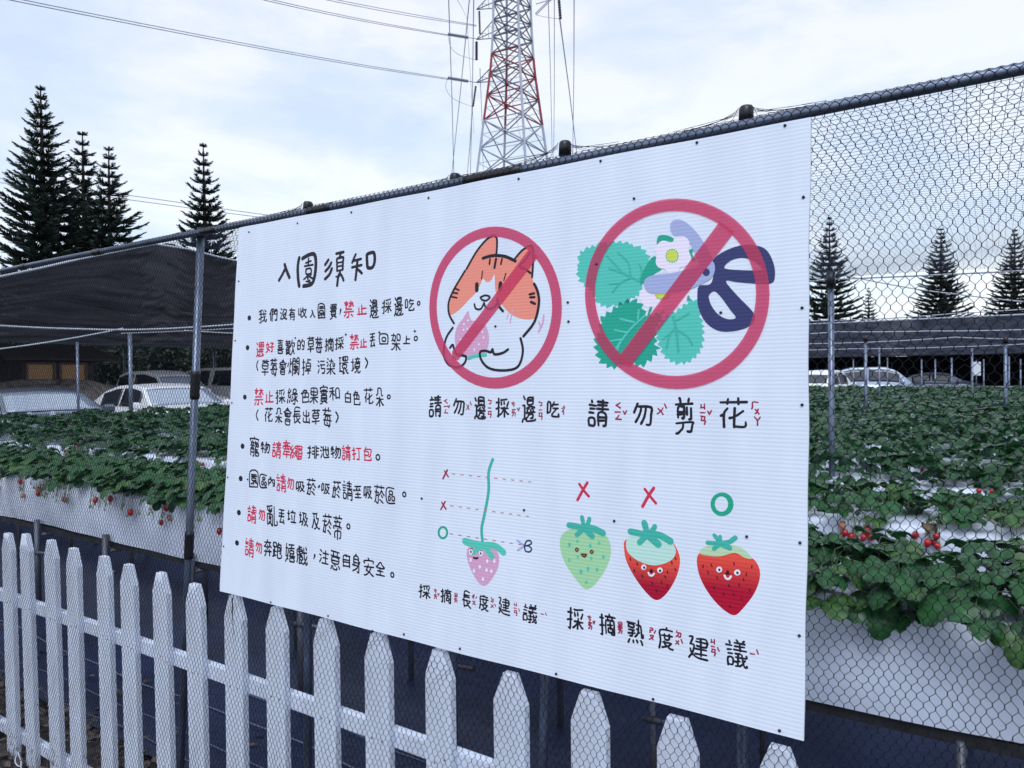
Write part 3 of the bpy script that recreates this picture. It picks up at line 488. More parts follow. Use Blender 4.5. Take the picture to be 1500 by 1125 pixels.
'身': [[4,2,30,12,40,18,41,22],[48,28,53,29,59,36],[14,33,48,33],[14,43,48,43],[30,54,30,60,33,61],[5,22,48,22],[14,23,14,53,47,53,48,5,46,3,34,4]],
'安': [[2,4,11,3,18,5,28,10,30,14],[56,4,41,10,36,14],[36,14,37,18,44,28,44,32],[11,20,15,21],[15,21,18,32],[23,33,26,43],[30,52,30,57,28,60,26,60],[4,43,4,52,56,52,57,44],[59,33,2,33],[36,14,30,14,15,21]],
'全': [[58,35,52,37],[5,2,56,2],[31,2,31,33],[14,18,48,18],[52,37,49,33,13,33,10,37],[4,35,10,37,31,57,42,46,52,39,52,37]],
'剪': [[3,2,12,3,21,7,25,11,27,18],[46,25,53,25,54,27,54,45],[8,32,28,32],[40,32,40,45],[8,39,28,39],[19,54,17,60,14,61],[44,54,46,60],[39,3,50,2,53,5,55,14,54,18,4,18],[22,25,26,25,28,29,28,44,26,46,8,45,8,26],[60,53,3,53]],
'度': [[14,2,30,5,33,8],[58,2,45,4,40,8],[33,8,40,8],[33,8,25,15,24,20],[34,53,33,58],[3,3,8,25,8,53,58,53],[40,8,49,16,50,20,16,20],[58,40,15,40],[47,45,46,29,27,29,26,45]],
'建': [[3,3,11,12],[58,3,27,4,11,12],[11,12,11,17],[11,17,13,18,17,35,8,37],[11,17,7,19,5,26],[8,37,15,55,4,56],[22,17,58,17],[25,26,56,26],[59,45,22,45],[26,36,54,36,54,54,26,54],[39,59,39,11]],
'議': [[40,3,49,8],[60,6,60,3,57,1,54,2,49,8],[49,12,54,13,55,16],[4,30,17,30],[4,39,17,39],[2,48,18,48],[34,53,34,57,30,61],[50,54,51,59,54,61],[10,55,8,60],[33,30,33,5,32,2,25,2],[58,28,58,22,24,22],[24,37,59,37],[41,37,41,53],[27,46,56,46],[23,12,33,12,36,14,41,14],[25,30,33,30,37,32,40,31],[58,53,26,53],[49,8,45,31],[3,3,3,21,17,21,17,6,4,6]],
'熟': [[4,2,8,10],[57,2,53,9,49,12],[23,3,22,9],[39,4,37,10,35,10],[45,30,40,32],[40,36,35,37],[6,41,25,41,25,48,7,49,6,41],[60,25,60,18,57,17,54,20,52,49,34,49],[7,17,15,17,16,29,20,32,20,34],[2,24,28,26],[25,35,3,35],[2,55,29,55],[29,17,35,23,40,32,41,60]],
'ㄑ': [[62,3,52,5,37,16,12,29,10,33],[5,33,10,33],[10,33,11,36,37,50,48,58,56,60]],
'ㄧ': [[3,3,58,3]],
'ㄥ': [[59,4,7,4,8,11,22,33,33,58]],
'ㄨ': [[6,5,17,12,35,29],[57,5,52,13,35,29],[35,29,35,31],[35,31,10,53],[35,31,40,36,53,58]],
'ㄅ': [[24,5,29,2,43,2,50,6,55,20,58,40,56,42,7,42,7,48,10,57]],
'ㄢ': [[45,32,51,52,51,59,3,59],[48,4,55,18,57,31,10,31,9,36,11,42,15,51,18,53]],
'ㄘ': [[38,4,45,17,47,26,18,27,23,45],[26,46,28,56,32,61],[2,46,59,46]],
'ㄞ': [[5,4,19,14,26,25,27,33],[30,33,34,59],[3,59,59,59],[11,50,7,36,8,33,55,33,53,16,49,4]],
'ㄔ': [[5,20,16,23,29,30,36,31],[4,41,10,40,18,43,35,52,43,59,49,60],[36,3,36,32,38,35,47,40,59,50]],
'ㄐ': [[10,18,10,53],[58,4,58,57],[6,16,8,18,18,18,58,24]],
'ㄏ': [[4,4,11,22,12,59,59,59]],
'ㄚ': [[31,3,31,36],[31,36,4,58],[31,36,44,45,58,59]],
'ㄓ': [[3,2,59,2],[31,2,31,59],[53,50,53,21,10,21,9,50]],
'ㄤ': [[59,4,35,5,33,10,33,32,29,33],[4,45,57,45],[3,3,11,7,21,17,26,26,27,32,29,33,30,59]],
'ㄉ': [[1,4,6,3,11,5,24,16,31,29,33,41],[35,5,37,5,37,3,49,3,54,8,58,28,58,41,13,42,17,58]],
'ㄕ': [[6,5,13,18,14,37,59,37,59,59,13,59]],
'ㄡ': [[1,5,7,4,11,6,37,25],[57,5,55,9,41,23,37,25],[37,25,37,27],[37,27,17,43],[37,27,50,43,55,53,55,59,8,59]]}
GLYPH['莓'] = [[4,56,59,56],[20,63,20,50],[42,63,42,50],[18,48,8,38],[14,42,56,42],[20,36,14,7,50,7],[20,36,50,36,46,0,38,3],[3,22,60,22],[31,32,34,27],[30,17,33,12]]
GLYPH['跑'] = [[4,60,4,44,24,44,24,60,4,60],[14,44,14,8],[14,28,26,28],[5,32,5,6],[2,3,27,10],[40,62,30,44],[37,52,59,52,57,20,50,21],[34,39,48,39,48,28,34,28],[34,39,34,3,60,3,61,14]]
HR = random.Random(5)
def glyph(mb, ch, cx, cy, w, h, sw, Zf):
    """one hand-lettered character centred on zoom point cx, cy"""
    x0, y0 = Zf(cx, cy); k = Zf(1, 0)[0] - Zf(0, 0)[0]; w *= k; h *= k; slope = (y0 - 566) / (x0 + 845)
    def put(a, b): px = x0 + (a - .5) * w; return fence_uv(px, y0 - (b - .5) * h + (px - x0) * slope)
    m = px_m(x0, y0)
    if ch == '•': mb_f = [put(.5 + .5 * math.cos(t), .5 + .5 * math.sin(t)) for t in np.linspace(0, 2 * math.pi, 16, endpoint=False)]; mb.add([(p[0], p[1], 1.2e-4) for p in mb_f], [tuple(range(16))]); return
    if ch == '。': stroke(mb, [put(.5 + .5 * math.cos(t), .5 + .5 * math.sin(t)) for t in np.linspace(0, 2 * math.pi, 13)], sw * m, 1); return
    if ch == '（': stroke(mb, smooth([put(1, 1), put(.1, .6), (put(.2, .3)), put(.9, 0)], False), sw * m, 1); return
    if ch == '）': stroke(mb, smooth([put(0, 1), put(.9, .6), put(.7, .3), put(.1, 0)], False), sw * m * 1.2, 1); return
    if ch == '，': stroke(mb, [put(.7, .9), put(.6, .5), put(.2, 0)], [sw * m * 1.5, sw * m * 1.2, sw * m * .6], 1); return
    if ch == 'ˋ': stroke(mb, [put(.2, .9), put(.9, .1)], sw * m, 1); return
    if ch == 'ˊ': stroke(mb, [put(.1, .1), put(.9, .9)], sw * m, 1); return
    if ch == 'ˇ': stroke(mb, [put(0, .9), put(.45, .1), put(1, 1)], sw * m, 1); return
    sk = HR.uniform(-.06, .06); ro = HR.uniform(-.05, .05); ax = HR.uniform(-.02, .02)
    for s in GLYPH[ch]:
        P = []
        dx, dy = HR.uniform(-.032, .032), HR.uniform(-.030, .030); st = HR.uniform(.90, 1.06)
        Q = [(s[i] / 63., s[i + 1] / 63.) for i in range(0, len(s), 2)]
        qc = (sum(q[0] for q in Q) / len(Q), sum(q[1] for q in Q) / len(Q))
        for a, b in Q:
            a = qc[0] + (a - qc[0]) * st + HR.uniform(-.014, .014); b = qc[1] + (b - qc[1]) * st + HR.uniform(-.014, .014)
            aa = a + dx + sk * (b - .5) + ax * math.sin(b * 5); bb = b + dy + ro * (a - .5)
            P.append(put(aa, bb))
        P = smooth(P, False, 3) if len(P) > 2 else P
        n = len(P); ww = [sw * m * (1.08 - .22 * i / max(1, n - 1)) * HR.uniform(.94, 1.06) for i in range(n)]
        stroke(mb, P, ww, 1, 8)
def line(Zf, items, sw, m, label):
    sw = sw if sw == K1 else sw * 1.22
    root = part('lettering', None, label); root.empty_display_size = .05
    for it in items:
        mb = MB(); glyph(mb, it[0], it[1], it[2], it[4], it[3], it[5] if len(it) > 5 else sw, Zf)
        nm = 'bullet' if it[0] == '•' else ('punctuation' if it[0] in '。，（）' else ('tone_mark' if it[0] in 'ˋˊˇ' else 'character')); link(nm, mb.mesh(nm, m), root)
pr('lettering', strokes(Z1, s=1.5, h=1, lst=[([(408, 316), (418, 350), (440, 405)], 17), ([(408, 352), (392, 385), (370, 424)], 16),
    ([(508, 270), (498, 330), (500, 410), (508, 465)], 18), ([(530, 275), (575, 250), (610, 246), (622, 290), (618, 370), (605, 430), (585, 455), (538, 464)], 19), ([(553, 306), (588, 292)], 10), ([(572, 275), (570, 322)], 10), ([(545, 328), (602, 318)], 10),
    ([(555, 348), (556, 382), (588, 376), (586, 344), (555, 348)], 10), ([(575, 380), (560, 400), (540, 418)], 10), ([(566, 396), (570, 432), (580, 425)], 10), ([(592, 384), (574, 402)], 8), ([(575, 398), (600, 412)], 10), ([(590, 440), (555, 432)], 8),
    ([(708, 284), (686, 318)], 15), ([(728, 304), (712, 335), (688, 362)], 15), ([(732, 344), (715, 385), (686, 415)], 16), ([(762, 242), (812, 231)], 14), ([(793, 244), (782, 268)], 12), ([(766, 280), (768, 360)], 12), ([(768, 276), (808, 266), (808, 300), (806, 352)], 13), ([(772, 305), (804, 299)], 9), ([(772, 330), (804, 324)], 9), ([(770, 360), (808, 352)], 10), ([(788, 372), (776, 400), (768, 460)], 15), ([(794, 385), (805, 405), (812, 425)], 13), ([(760, 400), (785, 395)], 9),
    ([(896, 246), (884, 272), (872, 302)], 13), ([(884, 290), (932, 278)], 13), ([(870, 336), (936, 320)], 13), ([(908, 290), (902, 350), (894, 420)], 15), ([(905, 348), (922, 360), (937, 376)], 14),
    ([(972, 250), (974, 300), (980, 338), (1012, 334), (1026, 290), (1020, 236), (985, 240), (972, 250)], 17)]), BLK, 'black handwritten heading 入園須知')
K1 = 2.35
line(Z1, [('•', 165, 683, 36, 25), ('我', 258, 670, 92, 56), ('們', 330, 660, 85, 58), ('沒', 400, 655, 82, 50), ('有', 460, 655, 80, 42), ('收', 530, 645, 75, 60), ('入', 600, 652, 55, 36), ('園', 663, 638, 112, 50), ('費', 743, 634, 108, 44), ('，', 790, 640, 36, 14), ('邊', 1022, 615, 140, 62), ('採', 1110, 600, 98, 66), ('邊', 1190, 602, 145, 60), ('吃', 1268, 592, 88, 66), ('。', 1328, 583, 26, 17)], K1, BLK, 'black handwritten first rule')
line(Z1, [('禁', 848, 620, 118, 68), ('止', 937, 625, 70, 70)], 2.2, RED, 'red handwritten words in first rule')
line(Z1, [('•', 153, 887, 36, 25), ('喜', 378, 880, 105, 42), ('歡', 445, 885, 108, 66), ('的', 522, 865, 78, 48), ('草', 588, 865, 118, 46), ('莓', 643, 870, 112, 52), ('摘', 715, 865, 98, 60), ('採', 785, 855, 88, 62), ('丟', 1012, 837, 105, 36), ('回', 1090, 830, 72, 62), ('架', 1172, 845, 130, 66), ('上', 1246, 832, 58, 54), ('。', 1308, 824, 30, 22)], K1, BLK, 'black handwritten second rule')
line(Z1, [('選', 240, 900, 108, 56), ('好', 308, 882, 74, 58), ('禁', 885, 845, 110, 62), ('止', 950, 850, 66, 50)], 2.0, RED, 'red handwritten words in second rule')
line(Z1, [('（', 220, 1010, 66, 10), ('草', 275, 1020, 115, 52), ('莓', 333, 1020, 112, 52), ('會', 395, 1020, 112, 50), ('爛', 470, 1015, 118, 80), ('掉', 560, 1015, 118, 64), ('污', 660, 1020, 96, 56), ('染', 725, 1015, 116, 62), ('環', 812, 1008, 128, 64), ('境', 897, 1008, 112, 66), ('）', 970, 992, 66, 16)], K1, BLK, 'black handwritten second line of second rule')
line(Z2, [('•', 95, 138, 25, 18), ('採', 267, 133, 75, 46), ('綠', 328, 130, 80, 52), ('色', 388, 130, 68, 40), ('果', 430, 132, 78, 42), ('實', 478, 125, 92, 38), ('和', 530, 120, 64, 50), ('白', 595, 138, 58, 30), ('色', 637, 140, 72, 36), ('花', 695, 130, 80, 46), ('朵', 750, 138, 98, 40), ('。', 793, 137, 18, 14)], 2.0, BLK, 'black handwritten third rule')
line(Z2, [('禁', 163, 135, 88, 46), ('止', 215, 135, 60, 42)], 2.0, RED, 'red handwritten words in third rule')
line(Z2, [('（', 155, 225, 50, 9), ('花', 210, 222, 72, 42), ('朵', 260, 228, 76, 36), ('會', 302, 228, 88, 38), ('長', 348, 228, 74, 38), ('出', 393, 232, 64, 32), ('草', 440, 232, 80, 40), ('莓', 495, 238, 92, 46), ('）', 542, 235, 50, 12)], 2.0, BLK, 'black handwritten second line of third rule')
line(Z2, [('•', 84, 376, 27, 19), ('寵', 143, 375, 95, 42), ('物', 195, 382, 58, 46), ('排', 427, 403, 68, 58), ('泄', 483, 403, 58, 46), ('物', 535, 405, 64, 48), ('。', 740, 430, 26, 18)], 2.05, BLK, 'black handwritten fourth rule')
line(Z2, [('請', 250, 392, 80, 44), ('牽', 298, 390, 88, 38), ('繩', 345, 403, 72, 60), ('請', 588, 408, 74, 42), ('打', 637, 410, 62, 46), ('包', 690, 412, 68, 46)], 2.0, RED, 'red handwritten words in fourth rule')
line(Z2, [('•', 75, 533, 27, 19), ('園', 140, 538, 80, 42), ('區', 186, 545, 60, 34), ('內', 225, 548, 44, 32), ('吸', 364, 573, 48, 42), ('菸', 417, 572, 86, 44), ('，', 455, 573, 12, 6), ('吸', 488, 583, 50, 40), ('菸', 540, 585, 84, 42), ('請', 593, 590, 90, 48), ('至', 644, 598, 60, 32), ('吸', 692, 600, 58, 42), ('菸', 747, 608, 95, 50), ('區', 803, 615, 78, 44), ('。', 868, 610, 23, 15)], 2.0, BLK, 'black handwritten fifth rule')
line(Z2, [('請', 272, 555, 90, 46), ('勿', 316, 557, 58, 32)], 2.0, RED, 'red handwritten words in fifth rule')
line(Z2, [('•', 66, 698, 27, 19), ('亂', 228, 710, 102, 54), ('丟', 274, 718, 74, 28), ('垃', 322, 714, 62, 42), ('圾', 380, 728, 72, 46), ('及', 438, 740, 80, 38), ('菸', 495, 752, 98, 46), ('蒂', 545, 768, 122, 42), ('。', 597, 765, 24, 15)], 2.1, BLK, 'black handwritten sixth rule')
line(Z2, [('請', 130, 705, 85, 44), ('勿', 177, 707, 58, 30)], 2.0, RED, 'red handwritten words in sixth rule')
line(Z2, [('•', 57, 845, 27, 19), ('奔', 207, 868, 86, 38), ('跑', 252, 880, 78, 44), ('嬉', 315, 893, 98, 46), ('戲', 372, 905, 88, 54), ('，', 432, 912, 22, 10), ('注', 480, 912, 70, 48), ('意', 533, 927, 102, 48), ('自', 588, 930, 66, 32), ('身', 635, 942, 92, 42), ('安', 697, 962, 92, 48), ('全', 752, 968, 72, 50), ('。', 810, 1000, 22, 15)], 2.15, BLK, 'black handwritten seventh rule')
line(Z2, [('請', 118, 865, 90, 44), ('勿', 163, 865, 58, 30)], 2.0, RED, 'red handwritten words in seventh rule')
line(Z3, [('請', 95, 970, 110, 60), ('勿', 212, 972, 86, 56), ('邊', 318, 978, 122, 58), ('採', 430, 976, 100, 68), ('邊', 562, 982, 142, 66), ('吃', 683, 985, 82, 62)], 2.6, BLK, 'black handwritten caption under the cat')
line(Z3, [('ㄑ', 146, 946, 20, 16), ('ㄧ', 146, 970, 6, 18), ('ㄥ', 148, 995, 24, 20), ('ˇ', 162, 974, 14, 9), ('ㄨ', 257, 976, 28, 16), ('ˋ', 271, 958, 18, 9), ('ㄅ', 366, 948, 24, 16), ('ㄧ', 366, 978, 6, 16), ('ㄢ', 366, 1012, 34, 18), ('ㄘ', 484, 962, 26, 18), ('ㄞ', 487, 1005, 36, 20), ('ˇ', 510, 988, 16, 11), ('ㄅ', 620, 958, 26, 18), ('ㄧ', 620, 988, 6, 16), ('ㄢ', 620, 1022, 38, 20), ('ㄔ', 734, 992, 50, 18)], 1.5, DRED, 'small dark red phonetic marks under the cat')
line(Z4, [('請', 142, 1018, 128, 94), ('勿', 338, 1020, 112, 84), ('剪', 526, 1030, 160, 84), ('花', 742, 1017, 138, 128)], 3.3, BLK, 'black handwritten caption under the scissors')
line(Z4, [('ㄑ', 230, 985, 26, 22), ('ㄧ', 230, 1012, 6, 30), ('ㄥ', 232, 1038, 22, 30), ('ˇ', 260, 1018, 16, 14), ('ㄨ', 418, 1010, 32, 30), ('ˋ', 440, 988, 22, 12), ('ㄐ', 606, 990, 26, 20), ('ㄧ', 606, 1015, 6, 24), ('ㄢ', 608, 1052, 40, 24), ('ˇ', 637, 1018, 18, 16), ('ㄏ', 838, 985, 34, 30), ('ㄨ', 848, 1012, 26, 20), ('ㄚ', 850, 1055, 44, 30)], 2.0, DRED, 'small dark red phonetic marks under the scissors')
line(Z5, [('採', 90, 868, 88, 70), ('摘', 215, 893, 84, 62), ('長', 336, 916, 96, 52), ('度', 437, 932, 96, 58), ('建', 557, 955, 104, 68), ('議', 710, 998, 112, 84)], 2.1, BLK, 'black handwritten caption under the single stem')
line(Z5, [('ㄘ', 152, 866, 24, 16), ('ㄞ', 153, 900, 28, 16), ('ˇ', 170, 888, 14, 8), ('ㄓ', 273, 888, 24, 20), ('ㄞ', 273, 922, 26, 18), ('ㄔ', 375, 900, 26, 16), ('ㄤ', 380, 935, 24, 22), ('ˊ', 392, 905, 14, 8), ('ㄉ', 486, 918, 28, 18), ('ㄨ', 486, 955, 22, 18), ('ˋ', 503, 950, 16, 8), ('ㄐ', 622, 945, 22, 16), ('ㄧ', 622, 965, 6, 16), ('ㄢ', 624, 995, 32, 18), ('ˋ', 644, 978, 18, 9), ('ㄧ', 782, 1000, 6, 16), ('ˋ', 802, 1002, 16, 9)], 1.35, DRED, 'small dark red phonetic marks under the single stem')
line(Z6, [('採', 108, 824, 106, 80), ('摘', 257, 850, 104, 76), ('熟', 390, 884, 112, 78), ('度', 532, 914, 106, 70), ('建', 685, 960, 120, 98), ('議', 866, 986, 128, 100)], 2.7, BLK, 'black handwritten caption under the ripe strawberries')
line(Z6, [('ㄘ', 172, 822, 26, 16), ('ㄞ', 176, 856, 34, 18), ('ˇ', 193, 842, 14, 8), ('ㄓ', 316, 848, 26, 22), ('ㄞ', 317, 880, 28, 20), ('ㄕ', 462, 878, 26, 16), ('ㄡ', 464, 912, 24, 20), ('ˊ', 480, 886, 16, 8), ('ㄉ', 590, 895, 30, 24), ('ㄨ', 586, 935, 22, 18), ('ˋ', 606, 930, 20, 9), ('ㄐ', 752, 930, 26, 18), ('ㄧ', 753, 952, 6, 18), ('ㄢ', 756, 982, 36, 22), ('ˋ', 778, 968, 20, 10), ('ㄧ', 940, 986, 8, 22), ('ˋ', 962, 980, 22, 10)], 1.9, DRED, 'small dark red phonetic marks under the ripe strawberries')

# --- screws
sm = MB(); n = 10
for (r0, z0), (r1, z1) in (((0.0035, 0.0), (0.0032, 0.0016)), ((0.0032, 0.0016), (0.0016, 0.0026))):
    sm.add([(r0 * math.cos(2 * math.pi * k / n), r0 * math.sin(2 * math.pi * k / n), z0) for k in range(n)] + [(r1 * math.cos(2 * math.pi * k / n), r1 * math.sin(2 * math.pi * k / n), z1) for k in range(n)], [(k, (k + 1) % n, n + (k + 1) % n, n + k) for k in range(n)])
sm.add([(0.0016 * math.cos(2 * math.pi * k / n), 0.0016 * math.sin(2 * math.pi * k / n), 0.0026) for k in range(n)], [tuple(range(n))])
sme = sm.mesh('screw', mat('screw_dark', (0.02, 0.022, 0.035), 0.4, metal=0.6), True)
for x, y in ((365, 340), (436, 327), (515, 311), (628, 290), (760, 262), (880, 236), (929, 291), (1021, 209), (1150, 184), (1177, 289), (1175, 451), (1175, 593), (833, 471), (1056, 458), (874, 387), (832, 443), (900, 763), (1094, 786), (1172, 795), (1171, 931), (815, 987), (618, 730), (768, 747), (726, 478), (397, 882), (481, 902), (546, 924), (592, 929), (674, 950), (957, 1024), (1142, 1070), (350, 412), (345, 499), (507, 490), (433, 495), (608, 485), (556, 487), (340, 590), (334, 699), (363, 702), (467, 713), (519, 718), (328, 800)):
    u, v = fence_uv(x, y); o = link('screw', sme, board); o.location = (u, v, 0.0006); s = 0.78 if x > 500 else 0.66; o.scale = (s, s, 1); o.rotation_euler = (0, 0, u * 9)
# ================================================================== GROUND
mb = MB(); mb.add([(-400, -60, 0), (300, -60, 0), (300, 700, 0), (-400, 700, 0)], [(0, 1, 2, 3)])
link('ground', mb.mesh('ground', mat('earth', (0.045, 0.042, 0.045), 0.95, 0.4, 3.0, 0.02, 14)), kind='structure')
# woven weed mat with folds and seams
def grid(x0, x1, y0, y1, nx, ny, fz):
    X, Y = np.meshgrid(np.linspace(x0, x1, nx), np.linspace(y0, y1, ny)); Zz = fz(X, Y)
    V = np.stack([X.ravel(), Y.ravel(), Zz.ravel()], 1); i = np.arange((nx - 1) * (ny - 1)); r = i // (nx - 1); c = i % (nx - 1); a = r * nx + c
    return V, np.stack([a, a + 1, a + nx + 1, a + nx], 1)
def fz(X, Y):
    return 0.040 + 0.010 * np.sin(Y * 9 + np.sin(X * .9)) + 0.008 * np.sin(X * 3.1 + Y * 2.0) * np.sin(Y * 4.0) + 0.006 * np.sin(X * 7.3 + 2 * np.sin(Y * 3)) * (Y < 4)
V, Fc = grid(-13.2, 7.0, 1.55, 3.6, 260, 46, fz)
weed = mat('weed_mat', (0.013, 0.023, 0.070), 0.42, 0.35, 2.2, 0.010, 22, spec=0.4)
link('weed_mat', np_mesh('weed_mat', V, Fc, weed, True), kind='structure')
V, Fc = grid(-13.2, 9.0, 3.6, 29.0, 120, 140, lambda X, Y: 0.026 + 0.01 * np.sin(Y * 5.2) * np.sin(X * 1.3))
link('weed_mat', np_mesh('weed_mat', V, Fc, weed, True), kind='structure')
seams = MB(); seam_m = mat('seam', (0.16, 0.19, 0.30), 0.5)
for y, w in ((1.72, .004), (1.93, .006), (2.12, .004), (1.60, .003)):
    xs = np.linspace(-12, 6, 180); zs = fz(xs, np.full_like(xs, y)) + 0.006 + 0.004 * np.sin(xs * 5 + y * 30)
    seams.tube([(x, y + 0.008 * math.sin(x * 2.3 + y * 20), z) for x, z in zip(xs, zs)], w / 2, 5)
link('weed_mat_seam', seams.mesh('weed_mat_seam', seam_m), kind='structure')
# mulch strip along the picket foot
mul = mat('mulch', (0.055, 0.045, 0.042), 0.95, 0.6, 30, 0.01, 60)
V, Fc = grid(-14, 6, -1.2, 1.62, 160, 40, lambda X, Y: 0.020 + 0.014 * np.sin(X * 5 + Y * 7) * np.sin(Y * 9 + X * 2) + 0.006 * np.sin(X * 19) * np.sin(Y * 23))
link('soil_strip', np_mesh('soil_strip', V, Fc, mul, True), kind='structure')
A = []; N = 9000
P = np.stack([RNG.uniform(-6.5, 1.2, N), RNG.uniform(0.7, 1.95, N) ** 1.0, RNG.uniform(0.025, 0.055, N)], 1)
P = P[(P[:, 1] < 1.62) | (RNG.random(len(P)) < 0.12)]
P = P[(P[:, 0] < -2.2) | (P[:, 1] < 1.3)]
N = len(P); yaw = RNG.uniform(0, 6.28, N); L = RNG.uniform(.012, .035, N); Wd = L * RNG.uniform(.3, .6, N); tl = RNG.uniform(-.5, .5, (N, 2))
ex = np.stack([np.cos(yaw), np.sin(yaw), tl[:, 0]], 1) * L[:, None]; ey = np.stack([-np.sin(yaw), np.cos(yaw), tl[:, 1]], 1) * Wd[:, None]
V = np.stack([P - ex - ey * .3, P - ey, P + ex, P + ey], 1).reshape(-1, 3); Fc = np.arange(4 * N).reshape(-1, 4)
link('mulch_chips', np_mesh('mulch_chips', V, Fc, mat('mulch_chip', (0.11, 0.085, 0.075), 0.9, 0.7, 25)), label='dark dry leaf litter and bark scattered on the soil at the foot of the pickets', cat='mulch', kind='stuff')
# gravel of the car park
V, Fc = grid(-70, -13.2, -20, 60, 40, 40, lambda X, Y: 0.008 + 0 * X)
link('car_park', np_mesh('car_park', V, Fc, mat('gravel', (0.09, 0.09, 0.095), 0.9, 0.35, 5)), kind='structure')

# ================================================================== PICKET FENCE
white_wood = mat('white_wood', (0.72, 0.79, 0.95), 0.6, 0.10, 5.0, 0.0012, 55, stretch=(4, 4, .7), col2=(0.60, 0.64, 0.76))
def muddy(m):                          # splashes of soil low down and grey wear, by noise
    t = m.node_tree; b = t.nodes['Principled BSDF']; src = b.inputs['Base Color'].links[0].from_socket; g = t.nodes.new('ShaderNodeNewGeometry'); sp = t.nodes.new('ShaderNodeSeparateXYZ'); t.links.new(g.outputs['Position'], sp.inputs[0])
    n = t.nodes.new('ShaderNodeTexNoise'); n.inputs['Scale'].default_value = 34; n.inputs['Detail'].default_value = 8; n.inputs['Roughness'].default_value = .7; t.links.new(g.outputs['Position'], n.inputs['Vector'])
    a = t.nodes.new('ShaderNodeMapRange'); a.inputs['From Min'].default_value = 0.0; a.inputs['From Max'].default_value = .5; a.inputs['To Min'].default_value = .50; a.inputs['To Max'].default_value = .72; t.links.new(sp.outputs['Z'], a.inputs['Value'])
    k = t.nodes.new('ShaderNodeMath'); k.operation = 'SUBTRACT'; t.links.new(n.outputs['Fac'], k.inputs[0]); t.links.new(a.outputs[0], k.inputs[1]); k2 = t.nodes.new('ShaderNodeMath'); k2.operation = 'MULTIPLY'; k2.use_clamp = True; k2.inputs[1].default_value = 9; t.links.new(k.outputs[0], k2.inputs[0])
    mx = t.nodes.new('ShaderNodeMix'); mx.data_type = 'RGBA'; t.links.new(k2.outputs[0], mx.inputs['Factor']); t.links.new(src, mx.inputs['A']); mx.inputs['B'].default_value = (.16, .14, .13, 1); t.links.new(mx.outputs['Result'], b.inputs['Base Color'])
muddy(white_wood)
PY = 1.268; PT = 0.019
pf = thing('picket_fence', (0, PY, 0), 'white wooden picket fence standing behind the wire netting below the notice board', 'picket fence')
def picket_mesh(w, h, lean, tip):
    k = w * tip; c = 0.035 + 0.35 * w; xs = [(-w / 2, 0), (w / 2, 0), (w / 2, h - c), (k / 2, h), (-k / 2, h), (-w / 2, h - c)]
    b = 0.0016; mb = MB(); n = 6
    def ring(y, ins): return [((x - math.copysign(ins, x)) + lean * z, y, min(z, h - ins)) for x, z in xs]
    mb.add(ring(0, b) + ring(b, 0) + ring(PT, 0), [tuple(range(n))] + [(i, i + n, (i + 1) % n + n, (i + 1) % n) for i in range(n)] + [(i + n, i + 2 * n, (i + 1) % n + 2 * n, (i + 1) % n + n) for i in range(n)] + [tuple(range(3 * n - 1, 2 * n - 1, -1))])
    return mb
tops = [(-20, 772, -.03), (12, 782, -.03), (38, 783, -.05), (75, 792, -.04), (108, 804, -.018), (153, 816, -.03), (189, 828, -.03), (237, 840, -.03), (287, 857, -.02), (342, 873, -.01), (403, 890, 0), (475, 908, 0), (552, 930, 0.004), (642, 953, 0), (746, 987, 0), (862, 1015, 0), (991, 1053, 0.004), (1141, 1096, 0)]
tops = [(x, y, l * 0.0) if x > 300 else (x, y, l) for x, y, l in tops]
px_x = []
for i, (x, y, l) in enumerate(tops):
    t = at_y(x, y, PY + 0.004); h = t[2]; px_x.append(t[0])
    w = 0.079 + 0.003 * math.sin(i * 2.3); tip = 0.42 + 0.06 * math.sin(i * 1.7); ln = l * 0.55
    m = picket_mesh(w, h, ln, tip); o = link('picket', m.mesh('picket', white_wood), pf, 'white picket with a dark crack at its tip' if x == 342 else None)
    o.location = (t[0] - ln * h - (0.012 if x < 300 else 0), 0, 0)
    if x == 342:
        ck = MB(); ck.tube([(0.002, -0.0004, h - 0.004), (0.0, -0.0006, h - 0.05), (0.004, -0.0004, h - 0.11)], [0.0022, .0016, .0004], 5)
        link('crack', ck.mesh('crack', mat('crack_brown', (0.05, 0.03, 0.03), 0.9)), o)
x = px_x[0]
for k in range(6):
    x -= 0.155; o = link('picket', picket_mesh(0.079, 0.90 + .01 * math.sin(k * 3), 0, .42).mesh('picket', white_wood), pf); o.location = (x, 0, 0)
for k in range(3):
    o = link('picket', picket_mesh(0.079, 0.86, 0, .42).mesh('picket', white_wood), pf); o.location = (px_x[-1] + 0.19 * (k + 1), 0, 0)
r1 = at_y(575, 1064, PY + PT + .012)[2]; r2 = at_y(60, 1086, PY + PT + .012)[2]
nail = MB().tube([(0, .001, 0), (0, -.0012, 0)], [.0028, .0022], 8).mesh('nail', mat('nail_rust', (.07, .045, .035), .6))
for o in [c for c in pf.children if c.name.startswith('picket')]:
    for z in (r1, r2):
        for s in (-.014, .016): n_ = link('nail', nail, o); n_.location = (s + HR.uniform(-.004, .004), 0, z - .022 + HR.uniform(-.008, .008))
for z in (r1, r2):
    m = MB(); m.box((-1.9, PT + 0.013, z - 0.022), (5.6, 0.024, 0.044)); o = link('rail', m.mesh('rail', white_wood), pf)
    bv = o.modifiers.new('bevel', 'BEVEL'); bv.width = 0.002; bv.segments = 2

